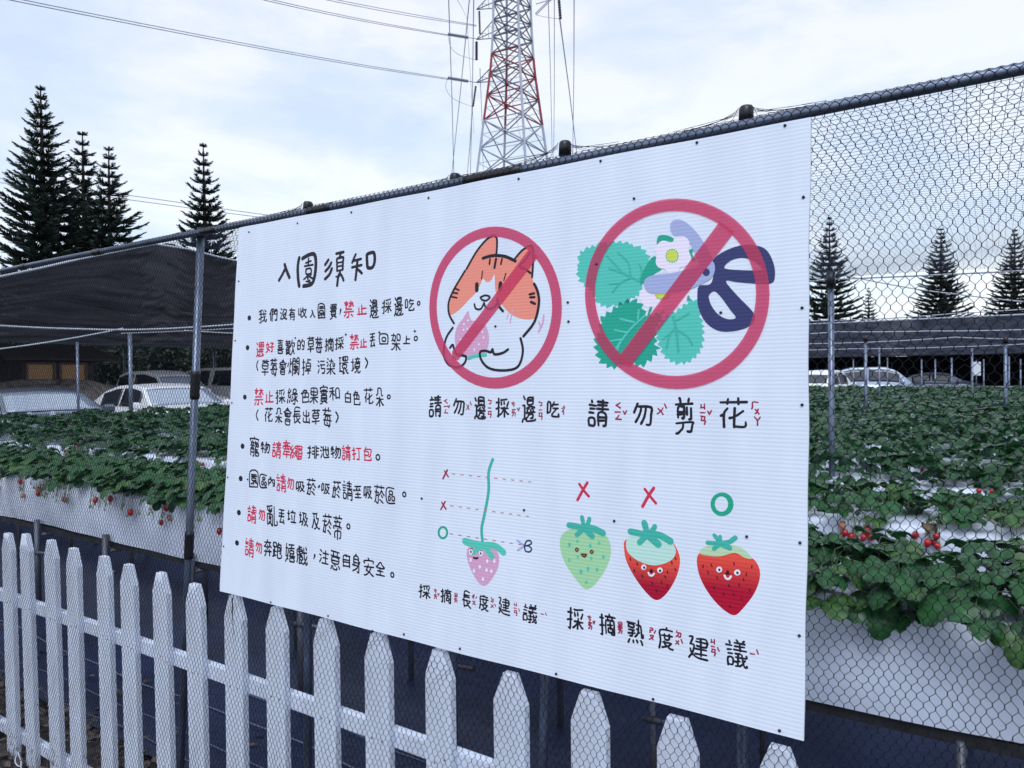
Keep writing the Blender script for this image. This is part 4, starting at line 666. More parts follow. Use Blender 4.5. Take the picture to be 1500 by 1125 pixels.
# ================================================================== WIRE FENCE
galv = mat('galvanised', (0.15, 0.18, 0.25), 0.36, 0.18, 12, metal=0.75)
tape = mat('black_tape', (0.006, 0.006, 0.009), 0.35, bump=0.0006, bscale=300)
wire = mat('black_wire', (0.004, 0.006, 0.014), 0.7, spec=.2)
wf = thing('wire_fence', (0, 0, 0), 'black hexagonal wire netting stretched over a leaning galvanised pipe frame', 'wire fence')
fence_frame(wf)
RV = 0.5585; RR = 0.0098; RN = -0.0085 - RR        # rail height in plane, radius, local z of its axis
xs = np.linspace(-5.6, 0.9, 66)
rl = MB().tube([(x, RV + 0.003 * math.sin(x * 1.4), RN) for x in xs], RR, 16); link('top_rail', rl.mesh('top_rail', galv, True), wf)
for x0, x1 in ((-1.56, -1.47), (-1.02, -0.86), (-2.05, -1.98), (-2.72, -2.66), (-3.3, -3.25)):
    m = MB().tube([(x, RV + 0.003 * math.sin(x * 1.4), RN) for x in np.linspace(x0, x1, 7)], [RR * (1.16 + .06 * math.sin(k * 2.2)) for k in range(7)], 14); link('tape_wrap', m.mesh('tape_wrap', tape, True), wf)
posts = []
for px, py in ((434, 301), (651, 260), (814, 212), (1084, 160)): posts.append((fence_uv(px, py + 6)[0], fence_uv(px, py)[1] + 0.004, -0.5))
posts.append((fence_uv(280, 345)[0] - 0.012, RV + 0.022, 0))
posts += [(-3.75, RV + .03, 0), (-4.9, RV + .03, 0), (0.52, RV + .03, 0)]
lows = {2: at_y(786, 1000, 1.345)[0], 3: at_y(1080, 1092, 1.345)[0], 4: at_y(257, 900, 1.335)[0]}
for pi_, (u, v, _) in enumerate(posts):
    lo = RN - .022 - .155
    ul = lows.get(pi_, u - .02); v += .016 if pi_ < 4 else 0; fr = (v + 1.56) / (v + .70); ul = u + (ul - u) * fr; ulow = ul if pi_ == 4 else 0
    if pi_ == 4: u5b = ul
    m = MB().tube([(ul, -1.56, lo + .01), (u, v - .006, RN - 0.022)], 0.0118, 14); link('post', m.mesh('post', galv, True), wf)
    m = MB().tube([(u, v - 0.030, RN - 0.022), (u, v - 0.004, RN - 0.022), (u, v, RN - .022)], [0.0140, 0.0136, .0115], 16); link('post_cap', m.mesh('post_cap', tape, True), wf)
u5 = posts[4][0]
for v in (fence_uv(272, 562)[1], fence_uv(262, 812)[1]):
    m = MB().tube([(u5 + (u5b - u5) * (RV + .02 - (v - .045 + .09 * k / 8)) / 2.14, v - .045 + .09 * k / 8, RN - 0.022 - .145 * (RV + .02 - (v - .045 + .09 * k / 8)) / 2.14) for k in range(9)], [.0145 + .0008 * (k % 2) for k in range(9)], 14); link('tape_wrap', m.mesh('tape_wrap', tape, True), wf)
# hexagonal netting
PW, RH = 0.0158, 0.0127; TW = 0.0052
def net_nodes():
    su0, su1, sv0, sv1 = cor[0][0] + .05, cor[1][0] - .05, cor[0][1] + .05, cor[2][1] - 0.012
    E = []
    nr = int(2.2 / RH); nc = int(6.1 / PW)
    J = np.arange(-3, nr); I = np.arange(nc)
    def node(i, j, top):
        u = -5.2 + (i + 0.5 * (j % 2)) * PW + 0; v = RV - 0.004 - j * RH + (TW / 2 if top else -TW / 2); return u, v
    jj, ii = np.meshgrid(J, I, indexing='ij'); jj = jj.ravel(); ii = ii.ravel()
    u = -5.2 + (ii + 0.5 * (jj % 2)) * PW; v = RV - 0.004 - jj * RH
    T = np.stack([u, v + TW / 2], 1); B = np.stack([u, v - TW / 2], 1)
    TL = np.stack([u - PW / 2, v - RH + TW / 2], 1); TR = np.stack([u + PW / 2, v - RH + TW / 2], 1)
    return T, B, TL, TR
T_, B_, TL_, TR_ = net_nodes()
gath = [(fence_uv(x, y)) for x, y in ((397, 884), (481, 905), (546, 924), (592, 931), (674, 952), (814, 990), (957, 1026), (1142, 1073), (345, 870), (262, 815))]
def warp(P):
    P = P.copy(); u, v = P[:, 0].copy(), P[:, 1].copy()
    w = np.clip((RV - 0.02 - v) / .05, 0, 1)
    P[:, 0] += w * (0.010 * np.sin(v * 5.1 + u * 1.7) + 0.004 * np.sin(u * 13 + v * 9) + 0.05 * (v - RV) * 0.4 + 0.0012 * np.sin(u * 61 + v * 23) + .0008 * np.sin(u * 113 - v * 91))
    P[:, 1] += w * (0.009 * np.sin(u * 4.3 + v * 2.1) + 0.004 * np.sin(u * 15 - v * 7) + 0.0013 * np.sin(u * 71 - v * 43) + .0009 * np.sin(u * 141 + v * 97))
    for g in gath:
        d = P - (np.array(g) + [-0.03, -0.05]); R = math.radians(38); a = d[:, 0] * math.cos(R) + d[:, 1] * math.sin(R); b = -d[:, 0] * math.sin(R) + d[:, 1] * math.cos(R)
        k = 0.62 * np.exp(-(a / 0.085) ** 2 - (b / 0.022) ** 2)
        P[:, 0] -= -math.sin(R) * b * k; P[:, 1] -= math.cos(R) * b * k
    n = np.zeros(len(P)); arc = RR + 0.0012
    v0 = RV                                   # over the front of the rail, then round it
    ang = np.clip((P[:, 1] - v0) / arc, 0, 2.6); on = P[:, 1] > v0 - 0.004
    vv = np.where(P[:, 1] > v0, RV + arc * np.sin(ang), P[:, 1]); nn = np.where(P[:, 1] > v0, RN + arc * np.cos(ang), RN + arc)
    below = P[:, 1] <= v0
    nn = np.where(below, RN + arc - np.clip((v0 - P[:, 1]) / 0.06, 0, 1) * 0.0012 + 0.003 * np.sin(P[:, 0] * 6 + P[:, 1] * 3) * np.clip((v0 - P[:, 1]) / .2, 0, 1), nn)
    nn = np.minimum(nn, np.where(below, -0.0066, nn))
    return np.stack([P[:, 0], vv, nn], 1)
EA = np.concatenate([T_, B_, B_]); EB = np.concatenate([B_, TL_, TR_]); rad = np.concatenate([np.full(len(T_), 0.00088), np.full(2 * len(B_), 0.00055)])
su0, su1, sv0, sv1 = cor[0][0] + .06, cor[1][0] - .07, cor[0][1] + .07, cor[2][1] - 0.02
mid = (EA + EB) / 2; keep = ~((mid[:, 0] > su0) & (mid[:, 0] < su1) & (mid[:, 1] > sv0) & (mid[:, 1] < sv1)) & (mid[:, 1] > -1.5)
keep &= RNG.random(len(keep)) > 0.0008
WA, WB = warp(EA), warp(EB)
V, Fc = sprisms(WA[keep], WB[keep], rad[keep], 3)
# slack strands up over the post caps
A = []; B = []
for u, v, _ in posts:
    for s in (-1, 1):
        for k in range(6):
            uu = u + s * (0.03 + 0.035 * k + HR.uniform(-.01, .01)); p0 = np.array([u + s * 0.012, v + .014 - 0.003 * k, RN - .012]); p1 = np.array([uu, RV + RR, RN])
            prev = p0
            for t in (0.33, 0.66, 1.0):
                q = p0 + (p1 - p0) * t + np.array([HR.uniform(-.003, .003), -0.006 * math.sin(t * 3.1) + HR.uniform(-.0015, .0015), 0]); A.append(prev); B.append(q); prev = q
            if k: A.append(p0 + (p1 - p0) * .66); B.append(p0 + (lastp - p0) * .55)
            lastp = p1
V2, F2 = sprisms(A, B, 0.0005, 3)
link('netting', np_mesh('netting', np.concatenate([V, V2]), np.concatenate([Fc, F2 + len(V)]), wire), wf, kind='stuff')

# ================================================================== RAISED BEDS AND STRAWBERRIES
liner = mat('white_liner', (0.72, 0.78, 0.93), 0.30, 0.04, 3.0, 0.006, 6, spec=0.5, coat=0.15)
soil_black = mat('growbag', (0.02, 0.02, 0.024), 0.9, 0.4, 20)
rusty = mat('rusty_pipe', (0.14, 0.165, 0.22), 0.5, 0.5, 3, metal=0.5, col2=(0.09, 0.07, 0.07))
ROW0, PITCH, NROW = 2.2, 1.2, 22
def liner_mesh(x0, x1, seg, seed):
    prof = [(0.0, -.30), (-0.012, -.22), (-0.018, -.12), (-0.016, -.03), (-0.004, -.006), (0.02, 0), (0.21, -0.004), (0.40, 0), (0.424, -.006), (0.436, -.03), (0.438, -.12), (0.43, -.22), (0.42, -.30)]
    nx = max(2, int((x1 - x0) / seg)); V = []
    for i in range(nx + 1):
        x = x0 + (x1 - x0) * i / nx
        for k, (y, z) in enumerate(prof):
            s = 0.006 * math.sin(x * 3.1 + k * .9 + seed) + 0.004 * math.sin(x * 11 + k * 1.7 + seed * 2); s += .0035 * math.sin(x * 37 + 3 * math.sin(x * 2.3 + k * .5)) * max(0, math.sin(x * 1.9 + seed)) ; sg = 0.010 * math.sin(x * 2.2 + seed)
            V.append((x, y + s * (1 if k < 5 or k > 7 else .2), z + (sg if k in (0, 12) else 0.3 * s)))
    n = len(prof); Fc = [(i * n + k, (i + 1) * n + k, (i + 1) * n + k + 1, i * n + k + 1) for i in range(nx) for k in range(n - 1)]
    return np_mesh('liner', V, Fc, liner, True)
BEDZ = 0.885
ORD = 'first second third fourth fifth sixth seventh eighth ninth tenth eleventh twelfth thirteenth fourteenth fifteenth sixteenth seventeenth eighteenth nineteenth twentieth twenty-first last'.split()
for r in range(NROW):
    y = ROW0 + r * PITCH
    x0, x1 = -12.4, (1.6 if r < 3 else 3.0 + r * 0.22)
    lab = ['white plastic lined raised bed closest to the wire fence', 'second raised bed from the wire fence, with red berries hanging on its white side', 'third raised bed from the wire fence, mostly under leaves'][r] if r < 3 else ORD[r] + ' raised bed from the wire fence, almost hidden under strawberry leaves'
    bed = thing('raised_bed', (0, y, BEDZ), lab, 'raised bed', 'raised beds of the strawberry field')
    link('liner', liner_mesh(x0, x1, 0.03 if r < 2 else 0.6, r * 1.3), bed)
    if r < 6:
        m = MB(); m.box(((x0 + x1) / 2, 0.21, -.325), (x1 - x0, 0.40, 0.035)); link('support_frame', m.mesh('support_frame', soil_black), bed)
        sp = (at_y(1408, 1090, ROW0)[0] - at_y(287, 800, ROW0)[0]) / 4; k = 0; xx = at_y(287, 800, ROW0)[0] - 8 * sp
        while xx < x1:
            if xx > x0:
                for yy, rr in ((-0.03, .019), (0.46, .015)):
                    m = MB().tube([(xx + (0.22 if yy > 0 else 0), yy, -BEDZ), (xx + (0.22 if yy > 0 else 0), yy, -0.26 if xx < -.9 else -.315)], (rr if xx < -.9 else .011), 8); link('leg', m.mesh('leg', rusty, True), bed)
                if r < 2:
                    m = MB().tube([(xx, -0.03, -.36), (xx + .02, .44, -.36)], .012, 7); m.tube([(xx - .03, -.045, -.47), (xx + .14, -.05, -.455)], .011, 7); link('bracket', m.mesh('bracket', rusty, True), bed)
            xx += sp
# debris band under the first bed
m = MB()
for i in range(500):
    x = RNG.uniform(-8, 1.2); y = RNG.uniform(2.26, 2.62); a = RNG.uniform(0, 3); l = RNG.uniform(.01, .05); m.box((x, y, 0.57 + RNG.uniform(-.015, .0)), (l, l * .35, .006), rz=a)
link('dead_leaves', m.mesh('dead_leaves', mat('dead_leaf', (0.10, 0.08, 0.06), 0.9, .6, 30)), label='dry fallen leaves caught on the frame under the nearest raised bed', cat='dead leaves', kind='stuff')

leafA = leaf_mat('strawberry_leaf', (0.012, 0.062, 0.028), (0.046, 0.12, 0.068))
stemm = mat('petiole', (0.07, 0.12, 0.035), 0.5); youngm = leaf_mat('young_leaf', (0.026, 0.080, 0.030), (0.07, 0.13, 0.07))
def leaflet(n=11, L=1.0, Wd=0.47, cup=0.16, fold=0.14):
    """serrated, veined leaflet; base at origin, along +x"""
    V = []; F = []
    for i in range(n + 1):
        t = i / n; w = Wd * (math.sin(math.pi * min(1, t ** 0.75 * 1.0)) ** 0.62) * (0.72 + .42 * t) if 0 < t < 1 else (0.02 if t == 0 else 0.08)
        z = cup * math.sin(t * math.pi) - 0.20 * t * t
        V.append((L * t, 0, z)); 
        for s in (1, -1):
            q = 0.050 if i % 2 else -0.022
            V.append((L * t + 0.02, s * w * .52, z + fold * .45 + 0.030 * (1 if i % 2 else -1))); V.append((L * (t + (0.05 if 0 < i < n else 0)) , s * (w + (q if 0 < i < n else 0)), z + fold * .55 - .10 * w))
    for i in range(n):
        a, b = i * 5, (i + 1) * 5
        F += [(a, b, b + 1, a + 1), (a + 1, b + 1, b + 2, a + 2), (a, a + 3, b + 3, b), (a + 3, a + 4, b + 4, b + 3)]
    return np.array(V), F
def leaf_data(seed, size, m_):
    rr = random.Random(seed); V, F = leaflet(); mb = MB()
    for ang, s in ((0, 1.0), (1.25, .9), (-1.25, .9)):
        ang += rr.uniform(-.15, .15); c, sn = math.cos(ang), math.sin(ang); pt = rr.uniform(-.25, .15); q = V * size * s * rr.uniform(.92, 1.08)
        q = np.stack([q[:, 0] * math.cos(pt) + q[:, 2] * math.sin(pt), q[:, 1], -q[:, 0] * math.sin(pt) + q[:, 2] * math.cos(pt)], 1)
        q[:, 0] += size * .06
        mb.add(np.stack([q[:, 0] * c - q[:, 1] * sn, q[:, 0] * sn + q[:, 1] * c, q[:, 2]], 1), [f if True else f for f in F])
    return mb
LEAVES = []
for k in range(5):
    mb = leaf_data(k, 0.083, leafA); me = mb.mesh('leaf', leafA if k else youngm, True); LEAVES.append(me)
    at = me.attributes.new('vein', 'FLOAT', 'POINT'); at.data.foreach_set('value', [1.0 if (i % 60) % 5 == 0 else (.45 if ((i % 60) // 5) % 2 else 0.0) for i in range(len(me.vertices))])
berry_red = mat('berry_red', (0.50, 0.018, 0.022), 0.3, 0.25, 25, bump=0.002, bscale=260, coat=.4); berry_grn = mat('berry_green', (0.36, 0.42, 0.20), 0.4, bump=0.002, bscale=260)
berry_pink = mat('berry_pink', (0.55, 0.16, 0.12), 0.35, 0.5, 20, col2=(0.5, .45, .3), bump=0.002, bscale=260)
def lathe(prof, n=10):
    mb = MB(); V = [(r * math.cos(2 * math.pi * k / n), r * math.sin(2 * math.pi * k / n), z) for r, z in prof for k in range(n)]
    mb.add(V, [(i * n + k, i * n + (k + 1) % n, (i + 1) * n + (k + 1) % n, (i + 1) * n + k) for i in range(len(prof) - 1) for k in range(n)]); return mb
bp = [(0.0005, 0), (.008, -.001), (.0135, -.006), (.0150, -.013), (.0125, -.023), (.007, -.032), (.0005, -.0365)]
BERRY = [lathe(bp).mesh('berry', m_, True) for m_ in (berry_red, berry_pink)]; GB = lathe([(r * .6, z * .6) for r, z in bp], 8).mesh('berry', berry_grn, True)
cx = MB()
for k in range(6):
    a = k * math.pi / 3; cx.add([(0, 0, .0005), (.009 * math.cos(a - .3), .009 * math.sin(a - .3), -.001), (.017 * math.cos(a), .017 * math.sin(a), .003), (.009 * math.cos(a + .3), .009 * math.sin(a + .3), -.001)], [(0, 1, 2, 3)])
CALYX = cx.mesh('calyx', mat('calyx', (0.06, 0.13, 0.03), 0.5))
PR = random.Random(21)
def plant(x, y, row, n=13, berries=0, label='', group='', side=-1):
    t = thing('strawberry_plant', (x, y, BEDZ), label, 'strawberry plant', group)
    st = MB()
    for k in range(n):
        out = k < n * .42
        az = PR.uniform(-math.pi * .95, -math.pi * .05) if out and side < 0 else PR.uniform(0, 2 * math.pi)
        R_ = PR.uniform(.09, .21) if out else PR.uniform(.02, .17)
        h = (PR.uniform(.0, .085) if R_ > .14 else PR.uniform(.03, .11)) if out else PR.uniform(.05, .12)
        p = Vector((R_ * math.cos(az) * 1.15, R_ * math.sin(az), h))
        o = link('leaf', PR.choice(LEAVES[1:] if PR.random() < .82 else LEAVES[:1]), t); o.location = p
        tilt = PR.uniform(.05, .55) + (0.55 if p.z < 0.01 else 0)
        o.rotation_euler = (PR.uniform(-.3, .3), tilt, az + PR.uniform(-.7, .7)); s = PR.uniform(.62, 1.12); o.scale = (s, s, s)
        st.tube([(0, 0, .0), (p.x * .5, p.y * .5, max(p.z, .05) * .8 + .02), tuple(p)], .0016, 4, False)
    link('petioles', st.mesh('petioles', stemm), t, kind='stuff')
    if berries:
        bs = MB(); cxo = PR.uniform(-.08, .08)
        for k in range(berries):
            bx = PR.uniform(-.05, .06) + cxo; by = (ROW0 + row * PITCH) - y - PR.uniform(.028, .05); bz = -(PR.uniform(.005, .11) if row == 0 else PR.uniform(.0, .085))
            g = PR.random(); big = g < (.24 if row == 0 else .62)
            o = link('berry', BERRY[0] if g < (.17 if row == 0 else .50) else (BERRY[1] if big else GB), t); o.location = (bx, by, bz); o.rotation_euler = (PR.uniform(-.3, .3), PR.uniform(-.3, .3), 0); sc = PR.uniform(.85, 1.15) * (1 if big else .72); o.scale = (sc, sc, sc)
            c = link('calyx', CALYX, o); c.scale = (1 if big else .8,) * 3
            bs.tube([(bx * .4, by * .3, .04), (bx * .8, by * .9, .03), (bx, by, bz)], .0011, 4, False)
        link('fruit_stalks', bs.mesh('fruit_stalks', mat('stalk', (0.13, 0.16, 0.05), .5)), t, kind='stuff')
    return t
# first row: two staggered lines; things only where the photograph shows them
np_ = 0
for x in np.arange(-9.2, 1.2, 0.20):
    for q in (0, 1):
        xx = x + q * .1 + PR.uniform(-.03, .03); y = ROW0 + (.09 if q == 0 else .30) + PR.uniform(-.02, .02)
        left = xx < -1.2
        lab = ('leafy strawberry plant in the nearest raised bed, left of the notice board' if left else 'large leaved strawberry plant in the nearest raised bed, right of the notice board')
        plant(xx, y, 0, 13 if xx < -4.5 else 20, (6 if left else 0) if q == 0 else 0, lab, 'strawberry plants in the nearest bed, ' + ('left' if left else 'right'), -1 if q == 0 else 0); np_ += 1
for x in np.arange(-5.2, 1.3, 0.22):
    for q in (0, 1):
        xx = x + q * .1 + PR.uniform(-.03, .03); y = ROW0 + PITCH + (.15 if q == 0 else .31)
        plant(xx, y, 1, 11, (9 if xx > -1.6 else 3) if q == 0 else 0, 'strawberry plant with hanging berries in the second raised bed from the wire fence', 'strawberry plants in the second bed', 0); np_ += 1
# the rest as a mass of leaves
def mass(x0, x1, yb, dens, size, seed, low):
    sg_ = .22 if seed < 3 else (.27 if seed < 6 else .34)
    rg = np.random.default_rng(seed); N = int((x1 - x0) * dens)
    x = rg.uniform(x0, x1, N); y = yb + .21 + rg.normal(0, sg_, N); d = np.abs(y - yb - .21)
    z = BEDZ + .135 - d * d * (1.3 if seed < 4 else .6) - np.abs(rg.normal(0, .035, N)) + .02 * np.sin(x * 5 + yb) ; z = np.where(d > .3, z - rg.uniform(0, .1, N), z)
    yaw = rg.uniform(0, 2 * np.pi, N); tilt = rg.uniform(.0, .6, N) + np.where(d > .26, .5, 0); roll = rg.uniform(-.35, .35, N); yaw = np.where(d > .24, np.where(y < yb + .2, -np.pi / 2, np.pi / 2) + rg.uniform(-.8, .8, N), yaw)
    sz = size * rg.uniform(.7, 1.2, N)
    if low:
        Lf = np.array([(0, 0, 0), (.55, 0, .06), (1, 0, -.04), (.25, .36, .05), (.7, .46, .03), (.25, -.36, .05), (.7, -.46, .03)]); Ff = [(0, 1, 4, 3), (1, 2, 4, 4), (0, 5, 6, 1), (1, 6, 2, 2)]
        tri = [(0, 1, 3), (1, 4, 3), (1, 2, 4), (0, 5, 1), (5, 6, 1), (6, 2, 1)]
    else:
        Lf = []; tri = []
        n = 5
        for i in range(n + 1):
            t = i / n; w = .46 * math.sin(math.pi * t ** .8) ** .6 * (.75 + .4 * t) if 0 < t < 1 else .05; zz = .12 * math.sin(t * math.pi) - .15 * t * t
            Lf += [(t, 0, zz), (t, w, zz + .06), (t, -w, zz + .06)]
        for i in range(n):
            a = i * 3; b = a + 3; tri += [(a, b, a + 1), (b, b + 1, a + 1), (a, a + 2, b), (b, a + 2, b + 2)]
        Lf = np.array(Lf)
    tri = np.array(tri); VV_ = []; FF_ = []; base = 0
    for ang in (0, 1.3, -1.3):
        c, s = math.cos(ang), math.sin(ang); q = Lf.copy(); q[:, 0] += .05; q = np.stack([q[:, 0] * c - q[:, 1] * s, q[:, 0] * s + q[:, 1] * c, q[:, 2]], 1)
        Q = q[None] * sz[:, None, None]
        ct, stt = np.cos(tilt)[:, None], np.sin(tilt)[:, None]; X_ = Q[..., 0] * ct + Q[..., 2] * stt; Z_ = -Q[..., 0] * stt + Q[..., 2] * ct; Y_ = Q[..., 1]
        cr, sr = np.cos(roll)[:, None], np.sin(roll)[:, None]; Y2 = Y_ * cr - Z_ * sr; Z2_ = Y_ * sr + Z_ * cr
        cy, sy = np.cos(yaw)[:, None], np.sin(yaw)[:, None]
        VV_.append(np.stack([X_ * cy - Y2 * sy + x[:, None], X_ * sy + Y2 * cy + y[:, None], Z2_ + z[:, None]], 2).reshape(-1, 3))
        FF_.append((tri[None] + (np.arange(N) * len(Lf))[:, None, None]).reshape(-1, 3) + base); base += N * len(Lf)
    return np.concatenate(VV_), np.concatenate(FF_)
for r in range(1, NROW):
    y = ROW0 + r * PITCH; x0 = -12.5; x1 = (-5.2 if r == 1 else min(1.6 + r * .16, .12 * y + 1.2))
    parts_ = [(x0, x1)]
    V, Fc = mass(x0, x1, y, 150 if r < 4 else (140 if r < 9 else 110), .075 if r < 8 else .085, r, r > 5)
    link('strawberry_foliage', np_mesh('strawberry_foliage', V, Fc, leafA), label='dense dark green strawberry leaves covering the ' + ORD[r] + ' raised bed from the wire fence', cat='strawberry foliage', group='foliage of the far beds', kind='stuff')
# a few berries on the third and fourth beds
bm_ = MB()
for i in range(70):
    r = PR.choice((1, 2, 2, 3)); x = PR.uniform(-9, .8); y = ROW0 + r * PITCH - .03; s = PR.uniform(.7, 1); v = lathe(bp, 7)
    bm_.add(np.array(v.v) * s + np.array((x, y, BEDZ - PR.uniform(-.02, .06))), v.f)
link('strawberries', bm_.mesh('strawberries', berry_red, True), label='scattered red strawberries hanging on the white sides of the beds further back', cat='strawberries', kind='stuff')
# ================================================================== NET POSTS, CABLES, BIRD NET
white_rope = mat('white_rope', (0.55, 0.58, 0.66), 0.6); cable_m = mat('cable_grey', (0.36, 0.39, 0.47), 0.5)
def field_post(px, py, y, r, label, cap=True):
    t = at_y(px, py, y); o = thing('net_post', (t[0], t[1], 0), label, 'post', 'pipe posts of the bird net')
    link('pipe', MB().tube([(0, 0, 0), (0.0, 0, t[2])], r, 10).mesh('pipe', galv, True), o)
    if cap: link('post_cap', MB().tube([(0, 0, t[2] - .09), (0, 0, t[2] + .01)], r * 1.5, 10).mesh('post_cap', tape, True), o)
    return t
pA = field_post(1217, 400, 4.8, .018, 'thick galvanised post with black cap close behind the right edge of the notice board')
pB = field_post(1268, 492, 12.4, .024, 'black capped pipe post right of the nearest thick post')
pC = field_post(1473, 494, 13.0, .024, 'black capped pipe post in the leaves near the right side of the photo')
FO = 'first second third fourth fifth sixth seventh eighth ninth tenth'.split()
fl_ = sorted(((1288, 508, 17, .02), (1424, 510, 19, .024), (1478, 522, 25, .025), (1350, 526, 26, .022), (1370, 526, 24, .022), (1394, 524, 27, .03), (1441, 526, 27, .022), (1300, 524, 27, .02), (1495, 526, 26, .022), (1250, 526, 26, .02)))
for i, (px, py, y, r) in enumerate(fl_):
    field_post(px, py, y, r, 'thin far pipe post without cap, %s from the left beyond the notice board' % FO[i], False)
lp = []
for px, py, dx in ((190, 487, -12.75), (113, 501, -12.9)):
    v = ray(px, py); s = dx / v[0]; t = EYE + v * s; o = thing('net_post', (t[0], t[1], 0), ['thicker pipe post standing in front of the white sedan', 'thin pipe post standing in front of the blue grey car'][len(lp)], 'post', 'pipe posts of the bird net')
    link('pipe', MB().tube([(0, 0, 0), (0, 0, t[2])], [.035, .022][len(lp)], 10).mesh('pipe', galv, True), o); lp.append(t)
def cable(pts, r, label, m=cable_m, name='cable', cat='cable', group='support cables of the nets'):
    P = []
    for i in range(len(pts) - 1):
        a, b = np.array(pts[i]), np.array(pts[i + 1]); L = np.linalg.norm(b - a)
        for t in np.linspace(0, 1, 10)[:(10 if i == len(pts) - 2 else 9)]: P.append(a + (b - a) * t - np.array([0, 0, 0.006 * L * 4 * t * (1 - t)]))
    return link(name, MB().tube(P, r, 5).mesh(name, m), None, label, cat, group)
def yl(pts, y): return [at_y(px, py, y) for px, py in pts]
ty = pA[2] - .04
far_r = at_z(1500, 392, ty); slope_r = (far_r[1] - 4.8) / (far_r[0] - pA[0])
def edge_y(x): return 4.8 + np.maximum(0, np.asarray(x) - pA[0]) * slope_r
cable([(-9, 4.8, ty), (pA[0], 4.8, ty), (3.0, float(edge_y(3.0)), ty)], .005, 'white cable tied to the top of the thick post behind the board')
cable(yl([(1240, 404), (1345, 424), (1402, 431), (1500, 442), (1600, 452)], 6.5), .005, 'cable sloping down to the right in front of the middle pine')
cable(yl([(1120, 471), (1290, 467), (1400, 459), (1500, 453), (1600, 448)], 9.0), .006, 'cable rising to the right across the lower part of the right pines')
cable(yl([(1120, 492), (1230, 486), (1360, 485), (1500, 483), (1600, 482)], 11.0), .008, 'level cable just above the near edge of the grey shade cloth')
cable(yl([(1120, 504), (1280, 501), (1400, 494), (1500, 497), (1600, 499)], 13.0), .008, 'cable in front of the upper half of the grey shade cloth')
cable(yl([(1120, 513), (1250, 511), (1400, 508), (1500, 504), (1600, 501)], 15.0), .008, 'cable in front of the lower half of the grey shade cloth')
def xl(pts, x):
    o = []
    for px, py in pts: v = ray(px, py); o.append(EYE + v * (x / v[0]))
    return o
cable(xl([(-90, 473), (0, 477), (120, 482), (190, 483), (270, 480), (400, 470)], -9.5), .011, 'upper white cable under the dark shade cloth on the left', white_rope)
cable(xl([(-60, 517), (0, 511), (90, 498), (180, 481)], -10.5), .010, 'white cable rising to the right under the dark shade cloth', white_rope)
cable(xl([(270, 484), (400, 490)], -10.5), .008, 'short thin cable right of the fence post under the dark shade cloth', white_rope)
# fine bird net from the rail to the first cable
A = []; B = []
n0, n1 = plane(0, RV)[1] + .02, 4.8; z0, z1 = plane(0, RV)[2], ty
for i in range(110):
    t = (i + .5) / 110; y = n0 + (n1 - n0) * t; xs = np.linspace(-2.4, 3, 14)
    z = z0 + (z1 - z0) * t + .012 * np.sin(xs * 2.1 + t * 9) ; yy = n0 + (edge_y(xs) - n0) * t + .012 * np.sin(xs * 3 + i * .05)
    P = np.stack([xs, yy, z], 1); A += list(P[:-1]); B += list(P[1:])
for i in range(270):
    x = -2.4 + 5.4 * i / 270; ts = np.linspace(0, 1, 9); P = np.stack([x + .01 * np.sin(ts * 6 + i * .03), n0 + (float(edge_y(x)) - n0) * ts, z0 + (z1 - z0) * ts + .012 * np.sin(x * 2.1 + ts * 9)], 1); A += list(P[:-1]); B += list(P[1:])
V, Fc = sprisms(A, B, .0005, 3)
bn = thing('bird_net', (0, 0, 0), 'fine grey bird net roof stretched from the fence rail back to the first cable', 'bird net')
link('net_threads', np_mesh('net_threads', V, Fc, mat('net_thread', (0.05, 0.06, 0.10), .8, spec=.1)), bn, kind='stuff')

# ================================================================== SHADE CLOTHS
def cloth_mat(name, col, op):
    m = bpy.data.materials.new(name); m.use_nodes = True; t = m.node_tree; b = t.nodes['Principled BSDF']
    b.inputs['Roughness'].default_value = .9
    c = t.nodes.new('ShaderNodeTexCoord'); n = t.nodes.new('ShaderNodeTexNoise'); n.inputs['Scale'].default_value = .8; n.inputs['Detail'].default_value = 6; mpn = t.nodes.new('ShaderNodeMapping'); mpn.inputs['Scale'].default_value = (2.2, .5, 1)
    t.links.new(c.outputs['Object'], mpn.inputs[0]); t.links.new(mpn.outputs[0], n.inputs['Vector']); r = t.nodes.new('ShaderNodeValToRGB')
    r.color_ramp.elements[0].color = (*[x * .5 for x in col], 1); r.color_ramp.elements[1].color = (*[x * 1.8 for x in col], 1); r.color_ramp.elements[0].position = .3; r.color_ramp.elements[1].position = .7
    t.links.new(n.outputs['Fac'], r.inputs[0]); t.links.new(r.outputs[0], b.inputs['Base Color'])
    tr = t.nodes.new('ShaderNodeBsdfTransparent'); tl = t.nodes.new('ShaderNodeBsdfTranslucent'); t.links.new(r.outputs[0], tl.inputs[0]); m0 = t.nodes.new('ShaderNodeMixShader'); m0.inputs[0].default_value = .5
    t.links.new(b.outputs[0], m0.inputs[1]); t.links.new(tl.outputs[0], m0.inputs[2])
    ms = t.nodes.new('ShaderNodeMixShader'); ms.inputs[0].default_value = op
    t.links.new(tr.outputs[0], ms.inputs[1]); t.links.new(m0.outputs[0], ms.inputs[2]); t.links.new(ms.outputs[0], t.nodes['Material Output'].inputs[0]); return m
ys = [-6, 1.0, 2.0, 2.9, 3.5, 4.5, 5.4, 7.5, 10, 14, 19, 24.4]; zs_ = [2.2, 2.25, 2.32, 2.46, 2.69, 3.03, 2.94, 2.9, 2.9, 2.9, 2.9, 2.9]
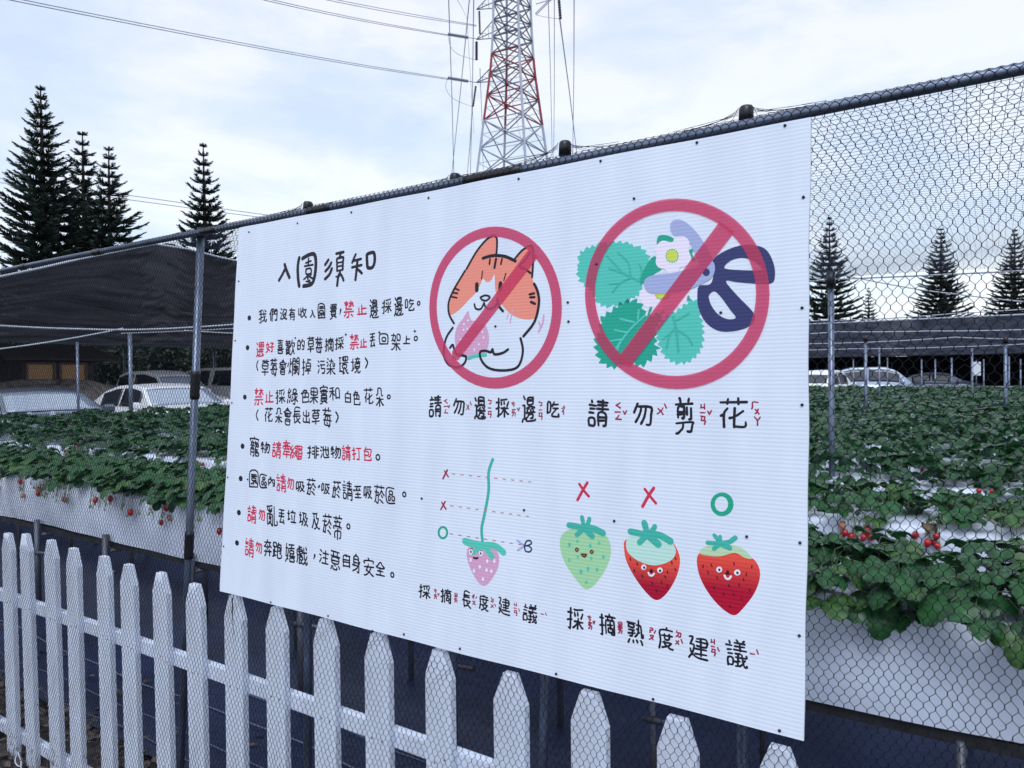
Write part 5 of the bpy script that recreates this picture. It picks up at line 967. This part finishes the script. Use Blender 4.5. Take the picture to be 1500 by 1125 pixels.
def cloth_left():
    V = []; nx, ny = 34, 70
    for j in range(ny + 1):
        y = -14 + 70 * (j / ny) ** 1.25; zt = 1.53 + (np.interp(y / 2.25, ys, zs_) - 1.53) * 2.25
        for i in range(nx + 1):
            t = i / nx; x = -17 - 12.5 * t; z = zt + (2.95 - zt) * t - .12 * math.sin(t * math.pi) + .09 * math.sin(y * .9 + t * 3) * math.sin(t * 9.4) + .03 * math.sin(y * 3.1 + t * 2) * t + .02 * math.sin(x * 2 + y)
            V.append((x, y, z))
    n = nx + 1; return V, [(j * n + i, j * n + i + 1, (j + 1) * n + i + 1, (j + 1) * n + i) for j in range(ny) for i in range(nx)]
V, Fc = cloth_left(); sc = thing('shade_cloth', (0, 0, 0), 'dark charcoal shade cloth roof over the parked cars on the left', 'shade cloth', 'shade cloth roofs')
link('cloth', np_mesh('cloth', V, Fc, cloth_mat('shade_dark', (0.030, 0.030, 0.038), .985), True), sc)
link('hem_pipe', MB().tube([(-29.5, y, 2.93) for y in np.linspace(-14, 56, 30)], .05, 6).mesh('hem_pipe', cable_m, True), sc)
link('edge_rope', MB().tube([(-17, y, 1.53 + (np.interp(y / 2.25, ys, zs_) - 1.53) * 2.25) for y in np.linspace(-14, 56, 80)], .025, 5).mesh('edge_rope', white_rope, True), sc)
V = []; nx, ny = 60, 26
for j in range(ny + 1):
    for i in range(nx + 1):
        x = -22 + 50 * i / nx; t = j / ny; y = 40 + 38 * t; x *= 1.5; V.append((x, y, 4.02 - 1.0 * t - .12 * abs(math.sin(t * math.pi * 4)) + .05 * math.sin(x * .9 + t * 5)))
n = nx + 1; sc2 = thing('shade_cloth', (0, 0, 0), 'grey shade cloth roof hanging low in front of the pines on the right', 'shade cloth', 'shade cloth roofs')
link('cloth', np_mesh('cloth', V, [(j * n + i, j * n + i + 1, (j + 1) * n + i + 1, (j + 1) * n + i) for j in range(ny) for i in range(nx)], cloth_mat('shade_grey', (0.055, 0.06, 0.085), .975), True), sc2)
link('hem_pipe', MB().tube([(x, 40, 4.03) for x in np.linspace(-33, 42, 30)], .045, 6).mesh('hem_pipe', cable_m, True), sc2)
link('hem_pipe', MB().tube([(x, 78, 3.0) for x in np.linspace(-33, 42, 30)], .07, 6).mesh('hem_pipe', cable_m, True), sc2)
for k in range(7):
    x = -29.4; y = 3.5 + k * 4.1; o = thing('net_post', (x, y, 0), 'pipe post carrying the far hem of the dark shade cloth, %s from the left' % FO[k], 'post', 'pipe posts behind the cars'); link('pipe', MB().tube([(0, 0, 0), (0, 0, 2.93)], .05, 8).mesh('pipe', galv, True), o)
# dark net walls and hedge behind
def foliage(name, cx, cy, w, d_, h, N, size, m, label, cat, kind=None, seed=0, z0=0.0, group=None):
    rg = np.random.default_rng(seed); nb = max(6, int(w * 1.6)); ctr = np.stack([rg.uniform(-w / 2, w / 2, nb), rg.uniform(-d_ / 2, d_ / 2, nb), rg.uniform(.25, .85, nb) * h], 1); rd = rg.uniform(.18, .42, nb) * h
    k = rg.integers(0, nb, N); dr = rg.normal(size=(N, 3)); dr /= np.linalg.norm(dr, axis=1)[:, None]; P = ctr[k] + dr * (rd[k] * rg.uniform(.55, 1.08, N))[:, None]; P[:, 2] = np.clip(P[:, 2], 0.02, None) + z0
    a = rg.normal(size=(N, 3)); a /= np.linalg.norm(a, axis=1)[:, None]; b = np.cross(a, rg.normal(size=(N, 3))); b /= np.linalg.norm(b, axis=1)[:, None]; s = size * rg.uniform(.6, 1.4, N)[:, None]
    V = np.stack([P - a * s, P + b * s * .45, P + a * s, P - b * s * .45], 1).reshape(-1, 3); F_ = np.arange(4 * N).reshape(-1, 4)
    return V + np.array([cx, cy, 0]), F_
dark_leaf = leaf_mat('dark_leaf', (0.016, 0.03, 0.022), (0.02, 0.035, 0.028), 1.2, .6)
blue_leaf = leaf_mat('hedge_leaf', (0.03, 0.05, 0.045), (0.03, 0.05, 0.05), .8, .5)
for i, (cx_, cy_, w, d_, h, lab) in enumerate(((-33, 5, 3, 10, 4.8, 'dark bushy tree behind the dark shade cloth at the left edge'), (-34, 15, 4, 10, 4.6, 'dark bushes behind the white sedan and the small truck'), (-35, 26, 4, 10, 4.0, 'dark bushes behind the left half of the notice board'))):
    V, Fc = foliage('bush', cx_, cy_, w, d_, h, 9000, .13, dark_leaf, '', '', seed=i); b_ = thing('bush', (cx_, cy_, 0), lab, 'bush', 'dark bushes behind the car park')
    V = V - np.array([cx_, cy_, 0]); link('leaves', np_mesh('leaves', V, Fc, dark_leaf), b_, kind='stuff'); link('trunk', MB().tube([(0, 0, 0), (.1, 0, 1.2), (0, .1, h * .7)], [.16, .12, .04], 7).mesh('trunk', mat('bark', (0.05, 0.04, 0.035), .9), True), b_)
V, Fc = foliage('h', 2, 79, 110, 3, 3.2, 36000, .24, blue_leaf, '', '', seed=8)
link('hedge', np_mesh('hedge', V, Fc, blue_leaf), label='long dark hedge under the grey shade cloth at the far end of the field', cat='hedge', kind='stuff')
m = MB()
for i in range(56):
    x0 = -33 + i * 1.4; m.add([(x0, 77 + .1 * math.sin(i), 0), (x0 + 1.4, 77 + .1 * math.sin(i + 1), 0), (x0 + 1.4, 77 + .1 * math.sin(i + 1), 2.9), (x0, 77 + .1 * math.sin(i), 2.9)], [(0, 1, 2, 3)])
o = link('net_wall', m.mesh('net_wall', cloth_mat('wall_cloth', (0.012, 0.013, 0.018), .995)), label='black net wall hanging at the far end of the field behind the thin posts', cat='net wall'); md = o.modifiers.new('s', 'SOLIDIFY'); md.thickness = .02
m = MB()
for i in range(60):
    y0 = -12 + i; m.add([(-38 + .12 * math.sin(i * 2), y0, 0), (-38 + .12 * math.sin(i * 2 + 2), y0 + 1, 0), (-38 + .12 * math.sin(i * 2 + 2), y0 + 1, 3.4), (-38 + .12 * math.sin(i * 2), y0, 3.4)], [(0, 1, 2, 3)])
o = link('net_wall', m.mesh('net_wall', MATS.get('x') or cloth_mat('wall_cloth_two', (0.016, 0.018, 0.026), .995)), label='black net wall behind the bushes of the car park', cat='net wall'); md = o.modifiers.new('s', 'SOLIDIFY'); md.thickness = .02
# mound, hut, small far pickets, white notice
mv = []
def mound(cx_, cy_, L, Wd, H, seed):
    nu, nv = 40, 14; V = []
    for j in range(nv + 1):
        for i in range(nu):
            a = 2 * math.pi * i / nu; t = j / nv * math.pi / 2; r = math.cos(t) ** .45 * (1 + .07 * math.sin(a * 5 + seed) + .05 * math.sin(a * 11 + t * 7)); V.append((cx_ + Wd * r * math.cos(a), cy_ + L * r * math.sin(a), H * math.sin(t) ** .8 * (1 + .06 * math.sin(a * 3 + seed) + .05 * math.sin(a * 9 + 4 * t))))
    return V, [(j * nu + i, j * nu + (i + 1) % nu, (j + 1) * nu + (i + 1) % nu, (j + 1) * nu + i) for j in range(nv) for i in range(nu)]
c_ = xl([(95, 580)], -19)[0]; V, Fc = mound(-19.3, c_[1], 2.2, 1.6, 1.40, 1)
link('tarp_mound', np_mesh('tarp_mound', V, Fc, mat('tarp_brown', (0.13, 0.115, 0.105), .85, .5, 4, .03, 9, detail=8, stretch=(1, 3, 1)), True), label='mottled brown tarpaulin covered heap behind the blue grey car', cat='covered heap')
c_ = xl([(66, 545)], -24)[0]; hut = thing('hut', (-24, c_[1], 0), 'small dark hut with two amber lit windows behind the covered heap', 'hut')
dk = mat('dark_timber', (0.05, 0.042, 0.04), .8, .3, 5); m = MB(); m.box((0, 0, 1.1), (1.8, 2.0, 2.2)); link('wall', m.mesh('wall', dk), hut)
m = MB(); m.add([(1.3, -1.6, 2.15), (1.3, 1.6, 2.15), (0, 1.4, 2.6), (0, -1.4, 2.6), (-1.3, -1.6, 2.15), (-1.3, 1.6, 2.15), (1.3, -1.6, 2.1), (1.3, 1.6, 2.1)], [(0, 1, 2, 3), (3, 2, 5, 4), (6, 7, 1, 0)]); o = link('roof', m.mesh('roof', dk), hut); md = o.modifiers.new('s', 'SOLIDIFY'); md.thickness = .06
am = bpy.data.materials.new('amber_pane'); am.use_nodes = True; b = am.node_tree.nodes['Principled BSDF']; b.inputs['Base Color'].default_value = (.26, .16, .08, 1); b.inputs['Emission Color'].default_value = (.8, .45, .18, 1); b.inputs['Emission Strength'].default_value = .045
for y in (-.52, .38):
    m = MB(); m.box((.905, y, 1.62), (.02, .66, .72)); w = link('window', m.mesh('window', am), hut); m = MB()
    for dy in (-.37, .37): m.box((.93, y + dy, 1.62), (.05, .07, .86))
    for dz in (-.40, .40): m.box((.932, y, 1.62 + dz), (.05, .67, .06))
    link('frame', m.mesh('frame', mat('frame_timber', (0.12, .09, .07), .7)), w)
fp_ = thing('picket_fence', (-12.7, 0, 0), 'low white picket fence at the far left end of the beds', 'picket fence')
me = picket_mesh(.09, 1.02, 0, .4).mesh('picket', white_wood); y = xl([(6, 610)], -12.7)[0][1]
for k in range(4):
    o = link('picket', me, fp_); o.location = (0, y - .32 + k * .34, 0); o.rotation_euler = (0, 0, math.pi / 2)
m = MB(); m.box((-.03, y + .2, .7), (.03, 1.4, .06)); link('rail', m.mesh('rail', white_wood), fp_)
c_ = at_y(1430, 530, 40.0); wn = thing('white_notice', (c_[0], 40, 0), 'small white upright sign far away between the thin posts on the right', 'sign')
m = MB(); m.box((0, 0, c_[2] - .32), (.36, .03, .64)); link('panel', m.mesh('panel', mat('notice_white', (.7, .72, .8), .6)), wn); link('pole', MB().tube([(0, .04, 0), (0, .04, 2)], .03, 7).mesh('pole', galv, True), wn)
m = MB(); m.box((4, 42, .72), (26, .05, .05))
for x in np.arange(-9, 17.1, 2): m.box((x, 42, .35), (.05, .05, .7))
link('low_railing', m.mesh('low_railing', mat('rail_white', (.6, .63, .7), .6)), label='low pale railing beyond the last strawberry bed on the right', cat='railing')

# ================================================================== VEHICLES
tyre_m = mat('tyre', (0.012, 0.012, 0.013), .9); rim_m = mat('rim', (.35, .36, .38), .35, metal=.8)
def glass_mat(name, col): return mat(name, col, .06, spec=.8, coat=.5)
def car_paint(name, col, metal=0.0): return mat(name, col, .32, .03, 2, metal=metal, coat=.8)
def car(name, loc, rz, label, cat, paint, L=4.4, Wd=1.76, H=1.46, hood=.98, deck=1.0, belt=.93, cab=((-1.75, .0), (-1.15, .72), (-.55, .97), (.1, 1.0), (.55, .86), (1.25, .0)), group='cars parked behind the strawberry field', lights=True, tail=False):
    t = thing(name, loc, label, cat, group, rz); hl, hw = L / 2, Wd / 2
    # lower body lofted along x
    st = [(-hl, .55, .86, .62), (-hl + .08, .38, .94, .82), (-hl + .5, .28, deck - .03, .95), (cab[0][0] * .97, .24, deck, 1), (-.5, .22, belt + .03, 1), (.5, .22, belt + .02, 1), (cab[-1][0], .24, hood, 1), (hl - .55, .26, hood - .10, .97), (hl - .12, .34, hood - .26, .86), (hl, .50, hood - .38, .66)]
    V = []
    for x, zb, zt, k in st:
        w = hw * k; V += [(x, -w * .92, zb), (x, -w, zb + .10), (x, -w * 1.0, zb + (zt - zb) * .65), (x, -w * .94, zt - .05), (x, -w * .80, zt), (x, 0, zt + .025), (x, w * .80, zt), (x, w * .94, zt - .05), (x, w * 1.0, zb + (zt - zb) * .65), (x, w, zb + .10), (x, w * .92, zb)]
    n = 11; Fc = [(i * n + k, i * n + k + 1, (i + 1) * n + k + 1, (i + 1) * n + k) for i in range(len(st) - 1) for k in range(n - 1)] + [tuple(range(n)), tuple(range((len(st) - 1) * n + n - 1, (len(st) - 1) * n - 1, -1))]
    m = MB(); m.add(V, Fc)
    # cabin: P(s, q): s along the roof curve, q across (-1..1)
    cs = np.array(cab); sx = np.linspace(0, 1, len(cs)); base = belt + .0
    def prof(s):
        x = np.interp(s, sx, cs[:, 0]); hgt = np.interp(s, sx, cs[:, 1]); return x, base + (H - base) * hgt
    def P(s, q, off=0.0):
        x, z = prof(s); hh = (z - base) / (H - base + 1e-6); wr = hw * (.93 - .22 * hh); q_ = q
        if abs(q_) <= 1: y = wr * q_; zz = z - .035 * q_ * q_ * hh + off; return (x + off * np.sign(s - .5) * .6, y, zz)
        f = (abs(q_) - 1); y = math.copysign(wr + (hw * .93 - wr) * f + off, q_); return (x, y, (z - .035 * hh) * (1 - f) + (base - .06) * f)
    ns = 28; qs = [-2, -1.75, -1.5, -1.25, -1.06, -1, -.9, -.5, 0, .5, .9, 1, 1.06, 1.25, 1.5, 1.75, 2]; V = [P(i / ns, q) for i in range(ns + 1) for q in qs]; n = len(qs)
    m.add(V, [(i * n + k, i * n + k + 1, (i + 1) * n + k + 1, (i + 1) * n + k) for i in range(ns) for k in range(n - 1)])
    o = link('body', m.mesh('body', paint, True), t)
    gm = glass_mat('car_glass', (.02, .025, .035)); wm_ = glass_mat('windshield_sky_glare', (.32, .38, .48))  # pale windshield colour paints in the sky's reflection; the other panes stay dark
    def pane(nm, s0, s1, q0, q1, off=.012):
        a, b_ = 8, 6; V = [P(s0 + (s1 - s0) * i / a, q0 + (q1 - q0) * j / b_, off) for i in range(a + 1) for j in range(b_ + 1)]; k = b_ + 1
        F_ = [(i * k + j, i * k + j + 1, (i + 1) * k + j + 1, (i + 1) * k + j) for i in range(a) for j in range(b_)]
        if (q0 + q1) < -1.5 or s1 < .5 and abs(q0) <= 1: pass
        o = link(nm, np_mesh(nm, V, F_, wm_ if nm == 'windshield' else gm, True), t); md = o.modifiers.new('s', 'SOLIDIFY'); md.thickness = .006; md.offset = -1
    pane('windshield', .82, .965, -.93, .93); pane('rear_window', .05, .19, -.9, .9)
    for sgn in (-1, 1):
        pane('side_window', .20, .475, sgn * 1.12, sgn * 1.80); pane('side_window', .50, .84, sgn * 1.12, sgn * 1.80)
        mm = MB(); mm.box((cab[-1][0] - .35, sgn * (hw + .08), belt + .07), (.12, .20, .14)); o = link('mirror', mm.mesh('mirror', paint), t); bv = o.modifiers.new('b', 'BEVEL'); bv.width = .04; bv.segments = 2
        for x in (-hl + .85, hl - .85):
            w = MB().tube([(x, sgn * (hw - .18), .31), (x, sgn * (hw + .01), .31)], .31, 20); wo = link('wheel', w.mesh('tyre', tyre_m, True), t); w = MB().tube([(x, sgn * (hw - .02), .31), (x, sgn * (hw + .018), .31)], .19, 14); link('rim', w.mesh('rim', rim_m), wo)
        mm = MB(); mm.box((hl - .10, sgn * (hw - .36), hood - .36), (.16, .38, .15)); o = link('headlight', mm.mesh('headlight', glass_mat('lamp_glass', (.5, .52, .56))), t); bv = o.modifiers.new('b', 'BEVEL'); bv.width = .05; bv.segments = 3
        mm = MB(); mm.box((-hl + .06, sgn * (hw - .30), deck - .20), (.12, .36, .15)); o = link('tail_light', mm.mesh('tail_light', mat('tail_red', (.45, .01, .012), .2)), t); bv = o.modifiers.new('b', 'BEVEL'); bv.width = .04; bv.segments = 2
    return t
white_p = car_paint('paint_white', (.84, .86, .90)); grey_p = car_paint('paint_blue_grey', (.13, .16, .22), .4); silver_p = car_paint('paint_silver', (.30, .35, .46), .5)
def where(px, x): return xl([(px, 560)], x)[0][1]
car('parked_car', (-14.6, where(238, -14.6), 0), -.10, 'white sedan parked nose to the strawberry field, left of the notice board', 'car', white_p, H=1.44)
car('parked_car', (-14.3, where(42, -14.3), 0), -.05, 'blue grey sedan parked at the left edge behind the strawberry plants', 'car', grey_p, H=1.40)
car('pickup_truck', (-20.6, where(232, -20.6), 0), .15, 'white double cab pickup behind the white sedan', 'pickup', white_p, L=4.9, H=1.78, hood=1.12, deck=1.1, belt=1.08, cab=((-.9, .0), (-.8, .85), (-.5, 1.0), (.3, 1.0), (.75, .8), (1.3, .0)))
car('parked_van', (-20.8, where(352, -20.8), 0), 0, 'white van just left of the notice board edge, behind the white sedan', 'van', white_p, L=4.5, H=1.9, hood=1.15, deck=1.5, belt=1.2, cab=((-2.2, .0), (-2.1, .85), (-1.4, 1.0), (.6, 1.0), (1.1, .75), (1.7, .0)))
c_ = at_y(1206, 552, 33.0); car('parked_car', (c_[0], 33.0, 0), math.radians(80), 'white car with a red tail light right behind the edge of the notice board', 'car', white_p, H=1.62)
c_ = at_y(1284, 552, 35.0); car('parked_van', (c_[0], 35.0, 0), math.radians(10), 'silver blue van beyond the field, right of the thick post', 'van', silver_p, L=3.4, H=1.72, hood=1.0, belt=1.0, deck=1.2, cab=((-1.6, .0), (-1.5, .8), (-1.0, 1.0), (.3, 1.0), (.7, .8), (1.3, .0)))
c_ = at_y(1372, 556, 44.0); car('parked_car', (c_[0], 44.0, 0), math.radians(5), 'small dark blue car far away under the grey shade cloth', 'car', grey_p, H=1.45)

# ================================================================== NORFOLK PINES
needle = mat('needles', (0.012, 0.026, 0.020), .75, .5, .5); needle_far = needle
bark = mat('bark', (0.05, 0.04, 0.035), .9)
def pine_mesh(seed, H, Rb, tiers, bare=.06):
    rg = np.random.default_rng(seed); A = []; B = []; R0 = []
    zs = H * (1 - (1 - np.linspace(0.02, 1, tiers)) ** 1.0)
    for ti, z in enumerate(np.linspace(H * bare, H * .975, tiers)):
        f = 1 - z / H; Lb = Rb * (f ** .80) * (1.10 - .2 * (f > .9)) * (1 if f > .09 else .62) + .04; nb = 10 if f > .25 else 6; off = rg.uniform(0, 6.28)
        for k in range(nb):
            az = off + 2 * math.pi * k / nb + rg.uniform(-.14, .14); L = Lb * rg.uniform(.66, 1.12); z_ = z + rg.uniform(-.05, .05) * H / tiers
            c, s = math.cos(az), math.sin(az); ts = np.linspace(.04, 1, 12); up = (.30 + .25 * (1 - f)) if f > .09 else 1.1; droop = -.22 * f
            px = L * ts; pz = z_ + L * (droop * ts + up * ts * ts * .9)
            pts = np.stack([px * c, px * s, pz], 1)
            A += list(pts[:-1]); B += list(pts[1:]); R0 += list(np.linspace(.045, .03, 11) * (L / Rb) ** .4)
            nt_ = int(10 + 15 * L / Rb)
            for q in range(nt_):
                t = .10 + .90 * (q + rg.random()) / nt_; l = (.08 + .27 * L ** .8) * (1.25 - t * .80) * rg.uniform(.75, 1.15)
                bz = z_ + L * (droop * t + up * t * t * .9); b0 = np.array([L * t * c, L * t * s, bz]); fw = .95
                for sg in (-1, 1):
                    d = np.array([c * fw - s * sg * .75, s * fw + c * sg * .75, rg.uniform(-.05, .55) + .25 * t]); d /= np.linalg.norm(d); A.append(b0); B.append(b0 + d * l); R0.append(rg.uniform(.034, .056) * min(1, .22 + L / Rb))
    A = np.array(A); B = np.array(B); R0 = np.array(R0)
    V, Fc = sprisms(A, B, R0, 3); V = V.reshape(len(A), 6, 3)
    tipc = V[:, 3:].mean(1, keepdims=True); V[:, 3:] = tipc + (V[:, 3:] - tipc) * .35
    return V.reshape(-1, 3), Fc
PM = [np_mesh('crown', *pine_mesh(s, 10.0, R_, t_, b_), needle) for s, R_, t_, b_ in ((1, 2.02, 34, .03), (2, 2.15, 28, .05), (3, 2.0, 27, .05), (4, 1.75, 28, .03))]
TM = [MB().tube([(0, 0, 0), (.03, .02, 4), (0, .02, 8), (0, 0, 9.9)], [.20, .13, .055, .018], 8).mesh('trunk', bark, True) for _ in range(2)]
def pine(px, py, dist, k, label, H=None, rz=0, sw=1.0, group='norfolk pines on the skyline'):
    d = at_d(px, 548, dist); top = at_d(px, py, dist)[2]; o = thing('norfolk_pine', (d[0], d[1], 0), label, 'pine tree', group, rz)
    s = top / 10.0; c = link('crown', PM[k], o); c.scale = (s * sw, s * sw, s); t_ = link('trunk', TM[k % 2], o); t_.scale = (s, s, s)
pine(67, 122, 40, 0, 'tallest dark pine, leftmost in the group on the left skyline', rz=.3)
pine(127, 190, 45, 2, 'middle pine of the left group, between the tallest one and its right neighbour', rz=1.1, sw=1.15)
pine(165, 212, 42, 1, 'right pine of the left group with a broad low skirt of branches', rz=2.0, sw=1.12)
pine(303, 207, 48, 3, 'lone slender pine just left of the notice board', rz=.8, sw=1.0)
pine(-60, 200, 46, 2, 'pine half outside the left edge', rz=.8, sw=1.0)
pine(1216, 316, 88, 1, 'pine behind the thick post, right of the notice board', rz=.2, sw=1.1)
pine(1273, 420, 104, 3, 'small distant pine between two bigger ones on the right', rz=.2, sw=.95)
pine(1379, 332, 92, 0, 'full dark pine in the middle of the right hand gap', rz=.9, sw=1.18)
pine(1487, 334, 90, 0, 'dark pine at the right edge of the photo', rz=2.4, sw=1.18)
pine(1590, 350, 92, 1, 'pine just outside the right edge', rz=2.4, sw=.98)
pine(1100, 360, 95, 0, 'pine hidden behind the right half of the board', rz=1.4, sw=.98)
V, Fc = foliage('far_trees', 0, 118, 170, 6, 8.5, 36000, .42, blue_leaf, '', '', seed=18)
link('far_wood', np_mesh('far_wood', V, Fc, blue_leaf), label='low bluish belt of distant trees behind the pines on the right', cat='trees', kind='stuff')

# ================================================================== PYLON
wht_s = mat('pylon_white', (.36, .39, .48), .5, .1, 2); red_s = mat('pylon_red', (.26, .02, .035), .55, .3, 2); dk_s = mat('pylon_dark', (.11, .13, .19), .55, .2, 2)
TD = 130.0; base = at_d(756, 549, TD); tw = thing('transmission_tower', (base[0], base[1], 0), 'red and white lattice transmission tower rising behind the notice board', 'pylon'); 
vd = math.atan2(base[1], base[0]); phi = vd + math.pi / 2 + math.radians(17)
def half(z): return float(np.interp(z, [0, 37.5, 57, 64, 90], [11.8, 6.9, 4.05, 3.6, 3.0]))
lv = [0, 12, 22, 30, 36.5, 42, 47, 51.5, 55.5, 59, 62, 65, 68, 71, 74, 77, 80, 83]
def corner(z, k): a = phi + k * math.pi / 2; return np.array([half(z) * math.cos(a), half(z) * math.sin(a), z])
def beam(a, b, r, name, m, parent=None): return link(name, MB().tube([a, b], r, 4).mesh(name, m), parent or tw)
for i in range(len(lv) - 1):
    z0_, z1_ = lv[i], lv[i + 1]; zm = (z0_ + z1_) / 2; m_ = red_s if 47 < zm < 60 else (dk_s if zm > 61 and i % 2 else wht_s)
    for k in range(4):
        a, b, c, d = corner(z0_, k), corner(z1_, k), corner(z0_, k + 1), corner(z1_, k + 1)
        mk = (red_s if (47 < zm < 60) and k != 1 else wht_s) if zm > 36 else wht_s
        beam(a, b, .26, 'leg', mk); mb_ = wht_s if zm < 47 else (red_s if zm < 60 and (k + i) % 4 < 3 else dk_s)
        beam(a, d, .125, 'brace', mb_); beam(c, b, .125, 'brace', mb_); beam(b, d, .11, 'crossbar', mb_)
        if i < 9 and zm > 25:
            mm_ = (a + b + c + d) / 4; beam((a + b) / 2, (a * .5 + d * .5 + c * .5 + b * .5) / 2, .05, 'brace', wht_s); beam((c + d) / 2, mm_, .05, 'brace', wht_s)
    if i % 2 == 0 and zm > 40: beam(corner(z1_, 0), corner(z1_, 2), .06, 'crossbar', dk_s)
# cross arms: towards the left of the picture and away to the right
def tw_pt(px, py, dd=TD): return at_d(px, py, dd) - np.array([base[0], base[1], 0])
for py_t, py_b, z_ in ((121, 96, 0), (58, 30, 0), (14, -12, 0)):
    tip = tw_pt(698, py_t); 
    for k in (0, 1, 2):
        r1_ = tw_pt([722, 724, 745][k], [py_b, py_t - 2, py_b + 6][k]); beam(tip, r1_, .09, 'cross_arm', dk_s)
    for q in (.35, .7):
        beam(tip + (tw_pt(722, py_b) - tip) * q, tip + (tw_pt(724, py_t - 2) - tip) * q, .05, 'brace', dk_s); beam(tip + (tw_pt(722, py_b) - tip) * q, tip + (tw_pt(745, py_b + 6) - tip) * q, .05, 'brace', wht_s)
for a, b in (((785, 22), (808, -1)), ((785, 6), (808, -1)), ((784, 20), (818, -14)), ((786, -20), (818, -14))): beam(tw_pt(*a), tw_pt(*b), .09, 'cross_arm', wht_s)
ins = mat('insulator', (.22, .25, .33), .4)
for a, b in (((656, 50), (686, 55)), ((656, 114), (686, 119))):
    m = MB(); p0, p1 = tw_pt(*a), tw_pt(*b); N = 14; P = [p0 + (p1 - p0) * t / (2 * N) for t in range(2 * N + 1)]; m.tube(P, [(.34 if k % 2 else .18) for k in range(2 * N + 1)], 7); link('insulator', m.mesh('insulator', ins), tw); beam(p1, tw_pt(b[0] + 12, b[1] + 2), .06, 'yoke', dk_s)
for a, b, r in (((698, 61), (698, 88), .30), ((697, 126), (693, 156), .22), ((702, 16), (703, 50), .22), ((818, -10), (821, 28), .32)):
    p0, p1 = tw_pt(*a), tw_pt(*b); N = 10; link('insulator', MB().tube([p0 + (p1 - p0) * t / (2 * N) for t in range(2 * N + 1)], [(r if k % 2 else r * .55) for k in range(2 * N + 1)], 7).mesh('insulator', mat('insulator_dark', (.03, .035, .05), .4)), tw)
# power lines: conductors running left, jumpers, and lines running away
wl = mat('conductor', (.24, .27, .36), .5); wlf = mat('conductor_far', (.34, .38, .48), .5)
def pline(P, r, label, m=wl): return link('power_line', MB().tube(P, r, 4).mesh('power_line', m), None, label, 'power line', 'conductors of the tower')
def seg(pts, ds, n=24):
    S = smooth([at_d(p[0], p[1], d) for p, d in zip(pts, ds)], False, n // max(1, len(pts) - 1)); return S
for dy, lab in ((0, 'upper'), (3.2, 'lower')):
    pline(seg([(-160, -45 + dy * 1.6), (35, 0 + dy * 1.3), (350, 62 + dy), (520, 93 + dy * .8), (657, 115 + dy * .5)], (60, 75, 100, 115, TD)), .05, lab + ' wire of the long twin conductor crossing the sky above the pines')
    pline(seg([(200, -50 + dy), (400, 0 + dy), (540, 30 + dy * .8), (657, 51 + dy * .4)], (80, 100, 115, TD)), .05, lab + ' wire of the twin conductor to the second insulator of the tower')
    pline(seg([(380, -25 + dy), (495, 0 + dy), (600, 20 + dy), (698, 37 + dy * .4)], (95, 108, 120, TD)), .05, lab + ' wire of the topmost twin conductor left of the tower')
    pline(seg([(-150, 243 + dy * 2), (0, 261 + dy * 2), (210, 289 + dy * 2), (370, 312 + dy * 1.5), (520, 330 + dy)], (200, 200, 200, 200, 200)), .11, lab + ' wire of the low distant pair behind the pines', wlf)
pline(seg([(656, 114), (653, 128), (662, 143), (680, 152), (693, 156)], [TD] * 5), .05, 'slack jumper loop under the lower left insulator'); pline(seg([(656, 50), (660, 68), (672, 80), (698, 88)], [TD] * 4), .05, 'slack jumper loop under the upper left insulator')
pline(seg([(786, 22), (800, 25), (821, 28)], [TD] * 3), .04, 'short jumper right of the tower top')
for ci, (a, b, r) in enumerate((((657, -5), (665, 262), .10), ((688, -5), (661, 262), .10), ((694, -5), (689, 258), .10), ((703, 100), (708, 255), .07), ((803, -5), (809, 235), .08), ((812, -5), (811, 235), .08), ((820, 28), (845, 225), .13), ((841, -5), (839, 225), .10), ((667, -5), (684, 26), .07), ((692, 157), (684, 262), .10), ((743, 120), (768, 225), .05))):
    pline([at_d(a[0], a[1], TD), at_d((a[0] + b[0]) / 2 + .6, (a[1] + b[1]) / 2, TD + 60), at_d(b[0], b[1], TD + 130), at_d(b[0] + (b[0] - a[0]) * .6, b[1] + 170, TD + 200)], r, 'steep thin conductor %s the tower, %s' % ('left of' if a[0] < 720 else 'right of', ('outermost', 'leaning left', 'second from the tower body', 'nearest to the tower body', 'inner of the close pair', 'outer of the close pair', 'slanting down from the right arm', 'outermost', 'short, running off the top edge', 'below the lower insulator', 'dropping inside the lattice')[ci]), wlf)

# ================================================================== SMALL THINGS
c_ = at_y(27, 1112, 1.20); T = np.linspace(0, 2 * math.pi, 22)
tie = [c_ + np.array([.022 * math.cos(t), -.004 * math.sin(t * 2), .026 * math.sin(t) * (1 + .2 * math.cos(t))]) for t in T] + [c_ + np.array([.03, -.004, -.02]), c_ + np.array([.045, 0, -.05])]
link('plastic_tie', MB().tube(tie, .0022, 6).mesh('plastic_tie', white_rope, True), label='loop of white plastic cord caught in the netting at the bottom left corner', cat='cord')
c_ = at_y(1362, 776, ROW0 + PITCH - .05); m = MB(); rr = random.Random(3)
for k in range(9):
    a, b = rr.uniform(0, 6.28), rr.uniform(-.6, .6); p = c_ + np.array([rr.uniform(-.02, .02), rr.uniform(-.01, .005), rr.uniform(-.015, .015)]); d = np.array([math.cos(a), b * .6, math.sin(a)]) * .024; e_ = np.array([-math.sin(a), rr.uniform(-.5, .5), math.cos(a)]) * .013
    m.add([p - d, p + e_, p + d, p - e_ * 1.2], [(0, 1, 2), (0, 2, 3)])
link('withered_leaf', m.mesh('withered_leaf', mat('withered', (.16, .12, .08), .9, .5, 60)), label='crumpled brown dry leaf on the white edge of the second bed', cat='dry leaf')
